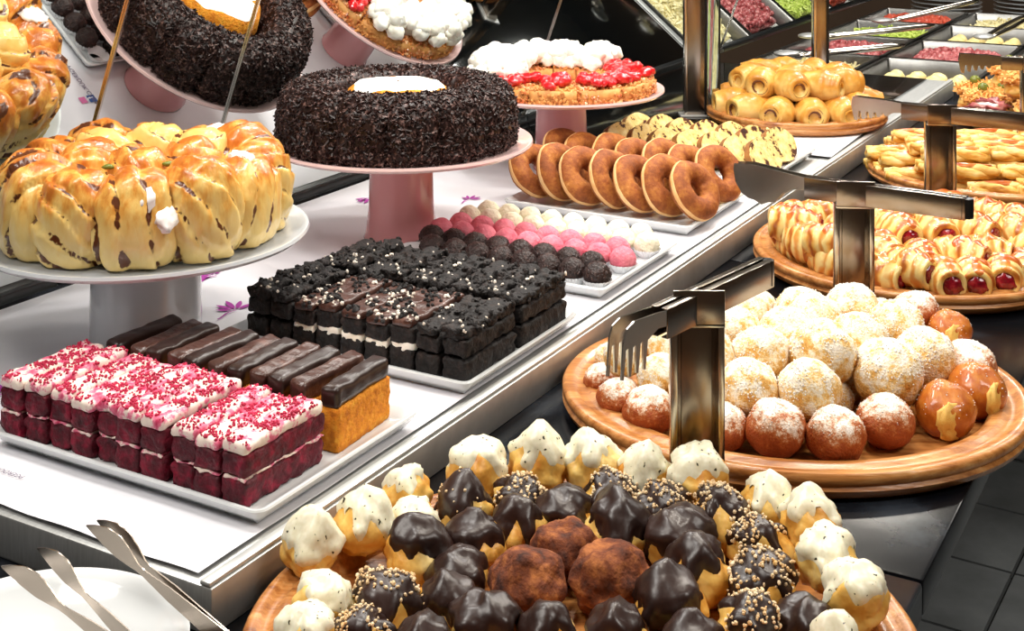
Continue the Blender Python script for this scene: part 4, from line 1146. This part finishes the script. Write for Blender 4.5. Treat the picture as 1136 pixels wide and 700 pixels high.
# ------------------------------------------------------------------ steel salad pans
PANC = {'l': lettuce, 's': slaw, 't': tomato, 'h': ham_m, 'p': egg_m}
def gn_pan(u, v_, du, dv, kind, label, z=-.058):
    r = empty('steel_salad_pan', W(u, v_, z+.002), ROT)
    mk('pan_shell', rloft(du, dv, .02, [(.03, .0), (.012, .004), (.009, .045), (.009, .052), (.0, .053), (.0, .0555), (.010, .0555), (.013, .05), (.017, .010), (.034, .006)]), pan_steel, r, auto=.8)
    tag(r, label, 'salad pan', 'steel salad pans on the counter')
    R = random.Random(int(u*100+v_*10)); c = W(u, v_, z+.0095)
    if kind == 'p':
        for k in range(12):
            b = blob(k, .026, .020, .02, .12, 1.5, 3, .9); o = mk('boiled_potato', b, egg_m)
            i, j = k % 4, k//4
            o.location = W(u+(j-1)*.058, v_+(i-1.5)*.056, z+.0088); o.rotation_euler = (0, 0, k*1.3)
            tag(o, f"pale boiled potato, {ORD[i]} across and {ORD[j]} back in the {'nearest' if u < 3.2 else 'third'} row's pan", 'potato', 'boiled potatoes in the pan')
    else:
        g = G(); m = PANC[kind]
        g.add(subdiv_box(-du/2+.044, du/2-.044, -dv/2+.044, dv/2-.044, 0, .022, 12, 12, 2, .008, 25, 3, .01))
        top = subdiv_box(-du/2+.05, du/2-.05, -dv/2+.05, dv/2-.05, 0, .026, 12, 12, 2, .010, 22, 3, .01)
        sh = 'sprinkle' if kind in 'sl' else 'chip'
        s2 = scatter(top, 500, .030 if sh == 'sprinkle' else .024, 7, sh, zmin=.020, sel=lambda c, n: abs(n.z) > .6)
        g.add((s2.v, s2.f))
        o = mk({'l': 'chopped_lettuce', 's': 'shredded_slaw', 't': 'chopped_tomato', 'h': 'sliced_ham_pile'}[kind], g, m, smooth=(kind == 'h')); o.location = c; o.rotation_euler = (0, 0, ROT)
        tag(o, {'l': 'yellow-green chopped lettuce', 's': 'pale shredded slaw', 't': 'red chopped tomato', 'h': 'dark pink meat strips'}[kind]+' in the '+label, 'food', kind='stuff')
grid = [('s', 'p', 's'), ('h', 'h', 's'), ('l', 'p', 's'), ('t', 's', 'l')]
frame = empty('salad_bar_frame', W(2.66, 0, 0), ROT); tag(frame, 'grey steel frame around the far salad pans', 'salad bar')
mk('front_ledge', bbox(.045, .075, -.60, .64, -.058, -.002, .004), steel, frame, auto=.5)
mk('cabinet', bbox(.045, 2.2, -.62, .70, -.89, -.060, .004), steel, frame, auto=.5)
RN = ['nearest', 'second', 'third', 'farthest']
for i, row in enumerate(grid):
    for j, kd in enumerate(row):
        lb = f"steel salad pan, {['first', 'second', 'third'][j]} from mirror, {RN[i]} row"
        gn_pan(2.955+.425*i, .475-.322*j, .415, .312, kd, lb)
for k in range(5):
    p = W(4.25, -.05, .06+k*.012)
# plates stacked at the far end
for s, (px) in enumerate((1050, 1142)):
    Yd = 5.34; X = (px-568)*Yd/FOC
    for k in range(7):
        o = mk('dinner_plate', lathe([(.06, 0), (.065, .002), (.13, .012), (.135, .016), (.128, .016), (.065, .006), (.01, .005)], 64), porcelain, auto=.8)
        o.location = (X, Yd, -.0595+k*.0165+.0)
        tag(o, f"white dinner plate, {ORD[k]} from the bottom of the {['left', 'right'][s]} far stack", 'plate', 'stacked white dinner plates at the far end')
# ladles and long tongs lying over the pans
def long_tongs(p0, p1, label, wide=.012):
    P0, P1 = Vector(p0), Vector(p1); d = (P1-P0).normalized(); n = Vector((-d.y, d.x, 0))
    r = empty('long_salad_tongs', P0)
    for s in (-1, 1):
        pts = [Vector(), d*.03+n*s*wide, (P1-P0)*.5+n*s*wide*1.2, (P1-P0)*.85+n*s*wide*.9, (P1-P0)+n*s*wide*.6]
        mk('arm', tube(pts, [.004, .006, .007, .006, .004], 8), steel_pol, r)
    b = blob(3, .035, .028, .008, .05, 1, 3, 1)
    mk('scoop', G().add(b, 0, Matrix.Translation((P1-P0)+d*.02) @ Matrix.Rotation(math.atan2(d.y, d.x), 4, 'Z')), steel, r)
    return tag(r, label, 'tongs', 'long steel tongs over the salad pans')
long_tongs(at(1085, 0, .13), at(985, 24, .075), 'long steel tongs pointing down left across the far pans')
long_tongs(at(1036, 28, .09), at(905, 42, .075), 'long steel tongs lying across the middle pans')
long_tongs(at(1003, 50, .085), at(880, 62, .075), 'long steel tongs lying over the nearest pans by the narrow post')
long_tongs(at(1140, 18, .11), at(1095, 42, .075), 'long steel tongs at the right edge behind the sandwiches')

# ------------------------------------------------------------------ sandwiches
def sandwich(seed, kind):
    r = empty('open_sandwich', (0, 0, -5))
    b = blob(seed, .052, .036, .020, .12, 1.5, 4, .8)
    mk('bread_base', b, roll_m, r)
    if kind == 'ham':
        g = G()
        for k in range(5):
            s = blob(seed+k, .026, .022, .0045, .5, 2.5, 3, 1)
            g.add(s, 0, Matrix.Translation((-.034+.017*k, .006*math.sin(k*3), .026+.003*(k % 2))) @ Matrix.Rotation(.7*math.sin(k*2+1), 4, 'Y') @ Matrix.Rotation(k, 4, 'Z'))
        mk('ham_slices', g, ham_m, r)
        mk('cream_cheese', G().add(blob(seed+9, .03, .02, .008, .4, 2, 3, 1), 0, Matrix.Translation((0, 0, .024))), cream_m, r)
    else:
        top = blob(seed+2, .050, .034, .012, .2, 2, 3, 1)
        g = scatter(top, 420, .016, seed, 'sprinkle'); h = G(); h.add((g.v, g.f), 0, Matrix.Translation((0, 0, .024)))
        h.add(top, 0, Matrix.Translation((0, 0, .022)))
        tag(mk('grated_cheese', h, cheese_m, r, smooth=False), kind='stuff')
        for k in range(2): mk('green_olive', G().add(blob(k, .010, .009, .009, .05, 1, 3, 1), 0, Matrix.Translation((-.02+.04*k, .0, .044))), olive, r)
    return r
SW = {'ham': [sandwich(s, 'ham') for s in (1, 2)], 'ch': [sandwich(s, 'ch') for s in (3, 4)]}
sp_ = [('ham', -.125, -.075, 0, .9), ('ch', -.03, -.115, 0, .1), ('ch', .075, -.09, 0, .2), ('ham', .14, -.015, 0, 1.4), ('ch', -.085, .01, 0, .3), ('ham', .03, 0, 0, .4), ('ch', -.07, .09, 0, .0), ('ham', .04, .10, 0, .2),
       ('ch', -.035, -.055, .045, .4), ('ham', .05, -.045, .045, 1.), ('ch', -.02, .04, .045, .1)]
for i, (kd, x, y, z, a) in enumerate(sp_):
    place(SW[kd][i % 2], (1.14+x*1.1, 2.93+y*1.1, PF+z*1.2), (0, 0, a), 1.25, f"open sandwich with {'ham slices' if kd == 'ham' else 'grated orange cheese and olives'}, {ORD[i%8]} counted from the front, {'upper' if z else 'lower'} layer", 'sandwich', 'open sandwiches on the wooden platter')
